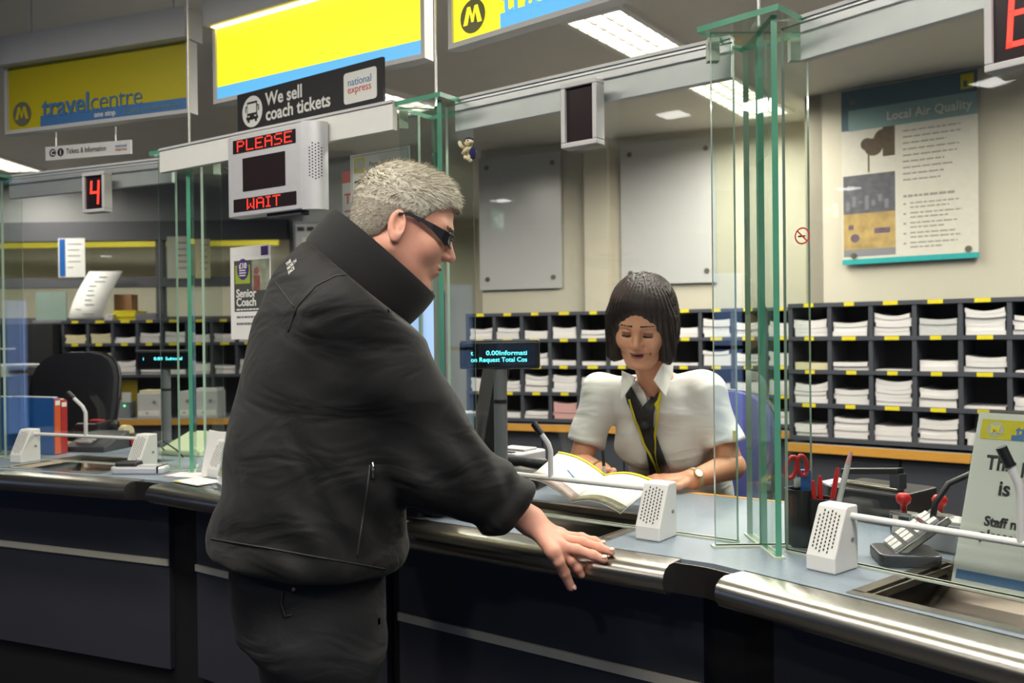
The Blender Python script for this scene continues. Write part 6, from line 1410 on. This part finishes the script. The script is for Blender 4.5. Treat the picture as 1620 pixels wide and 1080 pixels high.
# blouse
bl_el = lambda sh, el: sh + (el - sh) * .72
def blouse_f(P):
    d = loft_(P, wsp, [.135, .130, .120, .122, .105, .082, .062], [.185, .175, .155, .158, .148, .115, .068], fW, rW)
    m = P - A_((.470, 2.69, 1.02)); bx = np.abs(m @ rW)[:, None] * A_((1, 0, 0)) + (m @ fW)[:, None] * A_((0, 1, 0)) + m[:, 2:3] * A_((0, 0, 1))
    d = smin(d, ell_(bx, (.072, .082, -.005), (.070, .034, .064)), .05)
    for sh, el in ((shR2, elR2), (shL2, elL2)):
        e = cap_(P, sh, sh + (el - sh) * .95, .054, .061); dd = (el - sh) / np.linalg.norm(el - sh); e = smax(e, (P - bl_el(sh, el)) @ dd, .006); d = smin(d, e, .035)
    d = smin(d, cap_(P, A_((.44, 2.64, 1.165)), shR2, .055, .052), .03); d = smin(d, cap_(P, A_((.44, 2.64, 1.165)), shL2, .055, .052), .03)
    u = (P - wbase) @ rW
    d = d + .004 * np.sin(52 * (P[:, 2] * .8 + np.abs(u - .02) * .75) + 2 * np.sin(15 * u)) * np.clip((1.12 - P[:, 2]) / .12, .15, 1) + .0035 * np.sin(45 * u + 14 * P[:, 2]) * np.clip((1.12 - P[:, 2]) / .2, 0, 1) + .003 * np.sin(30 * P[:, 2] - 38 * np.abs(u) + 1.5)
    # open V neck
    nq = P - A_((.416, 2.60, 1.215)); return smax(d, -smin(ell_(nq, (0, 0, .02), (.050, .056, .06)), cap_(P, A_((.412, 2.575, 1.21)), A_((.400, 2.535, 1.135)), .034, .006), .02), .006)
ob = Org(wbase); ob.field(blouse_f, A_((.10, 2.35, .60)), A_((.82, 3.02, 1.29)), .0065)
bl = ob.build('blouse', shirtM, woman, smooth_it=3)
def skirt_f(P):
    d = loft_(P, [(.545, 2.815, .59), (.545, 2.815, .72)], [.15, .14], [.2, .19], fW, rW)
    for s in (-1, 1): h = A_((.545, 2.815, .69)) + rW * .085 * s; d = smin(d, cap_(P, h, h + fW * .42 + A_((0, 0, -.02)), .098, .072), .05)
    for s in (-1, 1): kn = A_((.545, 2.815, .67)) + rW * .085 * s + fW * .42; d = smin(d, cap_(P, kn, kn + A_((0, 0, -.40)) - fW * .05, .07, .06), .03)
    return d
osk = Org(wbase); osk.field(skirt_f, A_((.08, 2.2, .2)), A_((.8, 3.0, .78)), .012); osk.build('trousers', trouserM, woman, smooth_it=3)
for s in (-1, 1):
    an = A_((.545, 2.815, .69)) + rW * .085 * s + fW * .42 + A_((0, 0, -.46)) - fW * .05; oo = Org(wbase); oo.field(lambda P, an=an: chain_(P, [an + A_((0, 0, -.03)), an + fW * .10 - up_ * .04, an + fW * .16 - up_ * .045], [.045, .042, .034], .03), an - .13, an + A_((.15, .15, .08)) - A_((.0, .0, .0)), .011); oo.build('shoe', M['black'], woman, smooth_it=2)
# bob hair
def hairw_f(P):
    q = toW(P); y = np.abs(q[:, 1]); z = q[:, 2]; x = q[:, 0]
    d = ell_(q, (-.012, 0, .050), (.108, .094, .097))
    d = smin(d, ell_(q, (-.030, 0, -.035), (.085, .098, .095)), .05)
    m = np.stack([x, y, z], 1); d = smin(d, cap_(m, (.030, .070, .03), (.042, .074, -.075), .028, .024), .03)
    az = np.arctan2(q[:, 1], x + .02); d = d + .0018 * np.sin(46 * az + 3 * np.sin(14 * z)) + .0011 * np.sin(97 * az + 20 * z)
    d = smax(d, -.105 + .02 * np.sin(20 * az) * .3 - z + .25 * (x - .03), .012)                    # cut line, slightly longer in front
    win = ell_(q, (.125, -.002, -.037), (.085, .0685, .107)); d = smax(d, -win, .022)     # face opening
    fr = x - .075 - .02 ; skull = ell_(q, (-.006, 0, .052), (.092, .070, .081)); return smax(d, -skull, .004)
ohw = Org(wbase); ohw.field(hairw_f, whead - A_((.16, .17, .17)), whead + A_((.16, .16, .18)), .003)
hairW = mat('dark_brown_hair', rgb(36, 24, 21), .48, var=.45, scale=9, bump=.4, stretch=(26, 26, 2.0), spec=.35)
hw = ohw.build('hair', hairW, woman, smooth_it=2)
# wisps of hair at the cut line
bpy.context.view_layer.update(); bt = bvh_of(bl)
# shirt collar leaves
def leaf(pts, off, nm, m, par, th=.003):
    P_ = [on_surface(bt, x, y, o_) for x, y, o_ in pts]
    if any(p is None for p in P_): return None
    b = MB(); b.v = [tuple(p - WB0) for p in P_]; b.f = [tuple(range(len(P_)))]; b.m = [0]; o = b.build(nm, m, par); q = o.modifiers.new('s', 'SOLIDIFY'); q.thickness = th; q.offset = 0; return o
def free_leaf(pts, nm, m, par, th=.003):
    b = MB(); b.v = [tuple(Vy(x, y, Y) - WB0) for x, y, Y in pts]; b.f = [tuple(range(len(pts)))]; b.m = [0]; o = b.build(nm, m, par); q = o.modifiers.new('s', 'SOLIDIFY'); q.thickness = th; q.offset = 0; return o
collarW = mat('blouse_collar', rgb(232, 230, 222), .6, var=.02)
free_leaf([(984, 586, 2.60), (983, 632, 2.525), (1001, 606, 2.515), (1006, 596, 2.54)], 'collar_leaf', collarW, bl)
free_leaf([(1066, 560, 2.565), (1064, 590, 2.52), (1053, 627, 2.475), (1034, 601, 2.475), (1046, 578, 2.51)], 'collar_leaf', collarW, bl)
cb = MB(); nbk = nB + A_((0, .0, .012)); cax = A_((-.10, -.42, .9)); cax /= np.linalg.norm(cax); c1_ = np.cross(cax, rW); c1_ /= np.linalg.norm(c1_)
for (h_, r_) in ((-.022, .070), (.0, .064), (.022, .061)): cb.v += [tuple(p - wbase) for p in ring3(nbk + cax * h_, r_, r_ * .92, rW, c1_, 36)]
for i in range(2):
    for k in range(36):
        a_ = 2 * PI * (k + .5) / 36; pp_ = np.cos(a_) * rW + np.sin(a_) * c1_
        if pp_ @ fW < .72: cb.f.append((i * 36 + k, i * 36 + (k + 1) % 36, (i + 1) * 36 + (k + 1) % 36, (i + 1) * 36 + k)); cb.m.append(0)
cbo = cb.build('collar_band', collarW, bl, smooth=True); q = cbo.modifiers.new('s', 'SOLIDIFY'); q.thickness = .003; q.offset = 0
scarfM = mat('black_scarf', rgb(24, 23, 24), .6, var=.3, scale=30, bump=.15)
st = MB()
for pl in ([(993, 609, 5), (1003, 632, 8), (1016, 655, 9), (1024, 672, 9), (1033, 705, 11), (1042, 748, 15)], [(1043, 606, 5), (1035, 628, 8), (1026, 650, 9), (1024, 672, 10), (1036, 712, 12), (1048, 750, 15)]):
    s_ = surf_strip(bt, pl, .009, WB0, nx=5); st.add(s_.v, s_.f)
so = st.build('scarf', scarfM, woman, smooth=True); q = so.modifiers.new('s', 'SOLIDIFY'); q.thickness = .005; q.offset = 0
q = MB(); p = on_surface(bt, 1024, 668, .012)
if p: q.ball(tuple(p - WB0), (.016, .012, .014), 12); q.build('scarf_knot', scarfM, so, smooth=True)
ly = MB()
for pl in ([(1000, 630, 1.6), (1008, 660, 1.6), (1020, 700, 1.6), (1034, 730, 1.8), (1045, 747, 2.2)], [(1047, 614, 1.6), (1043, 640, 1.6), (1038, 680, 1.6), (1041, 720, 1.6), (1046, 747, 2.2)]):
    s_ = surf_strip(bt, pl, .014, WB0, nx=3); ly.add(s_.v, s_.f)
lo_ = ly.build('lanyard', mat('yellow_lanyard', rgb(206, 190, 24), .6), woman, smooth=True); q = lo_.modifiers.new('s', 'SOLIDIFY'); q.thickness = .002; q.offset = 0
# watch and bangle
def band(c, ax, r, w, m, nm, par, base):
    ax = Vector(ax).normalized(); a = ax.orthogonal().normalized(); b2 = ax.cross(a); b = MB(); n = 28; c = Vector(c) - base
    for k in range(n):
        d = a * math.cos(2 * PI * k / n) + b2 * math.sin(2 * PI * k / n)
        for (rr, zz) in ((r, -w), (r + .003, -w), (r + .003, w), (r, w)): b.v.append(tuple(c + d * rr + ax * zz))
    for k in range(n):
        for j in range(4): b.f.append((k * 4 + j, k * 4 + (j + 1) % 4, ((k + 1) % n) * 4 + (j + 1) % 4, ((k + 1) % n) * 4 + j)); b.m.append(0)
    return b.build(nm, m, par)
gold = mat('gold', rgb(206, 176, 96), .25, .9); axL = wrL2 - elL2; wc = wrL2 - axL * .06
wt = band(wc, axL, .0275, .006, mat('pearl_strap', rgb(220, 206, 170), .3, .4), 'watch', woman, WB0)
fd = Vector((.25, -.75, .6)).normalized(); b = MB(); c0 = Vector(wc) - WB0 + fd * .027; b.cyl(c0, c0 + fd * .006, .014, n=20); b.build('watch_case', gold, wt); b = MB(); b.cyl(c0 + fd * .006, c0 + fd * .0066, .0115, n=20); b.build('watch_dial', M['paper'], wt)
axR = wrR2 - elR2; band(wrR2 - axR * .06, axR, .027, .0025, gold, 'bangle', woman, WB0)
b = MB(); pp = on_surface(bt, 1162, 690, .004); 
if pp: q = pp - WB0; b.cbox((q.x, q.y, q.z), (.012, .006, .03)); b.build('yellow_badge', M['ylabel'], bl)
# the pen she writes with
pen_b = rk[0] + A_((-.012, -.046, -.040)); t = thing('ballpoint_pen', 'black and white pen in the right hand of the clerk', 'pen', tuple(pen_b)); tipv = Vector((-.006, .018, .10))
b = MB(); b.cyl((0, 0, 0), tipv * .6, .0042, n=10); b.build('barrel', M['lgrey'], t, smooth=True, auto=50); b = MB(); b.cyl(tipv * .6, tipv, .0044, n=10); b.build('upper_barrel', M['black'], t, smooth=True, auto=50); b = MB(); b.cyl((0, 0, 0), tipv * -.08, .0038, .0008, n=10); b.build('point', M['chrome'], t)
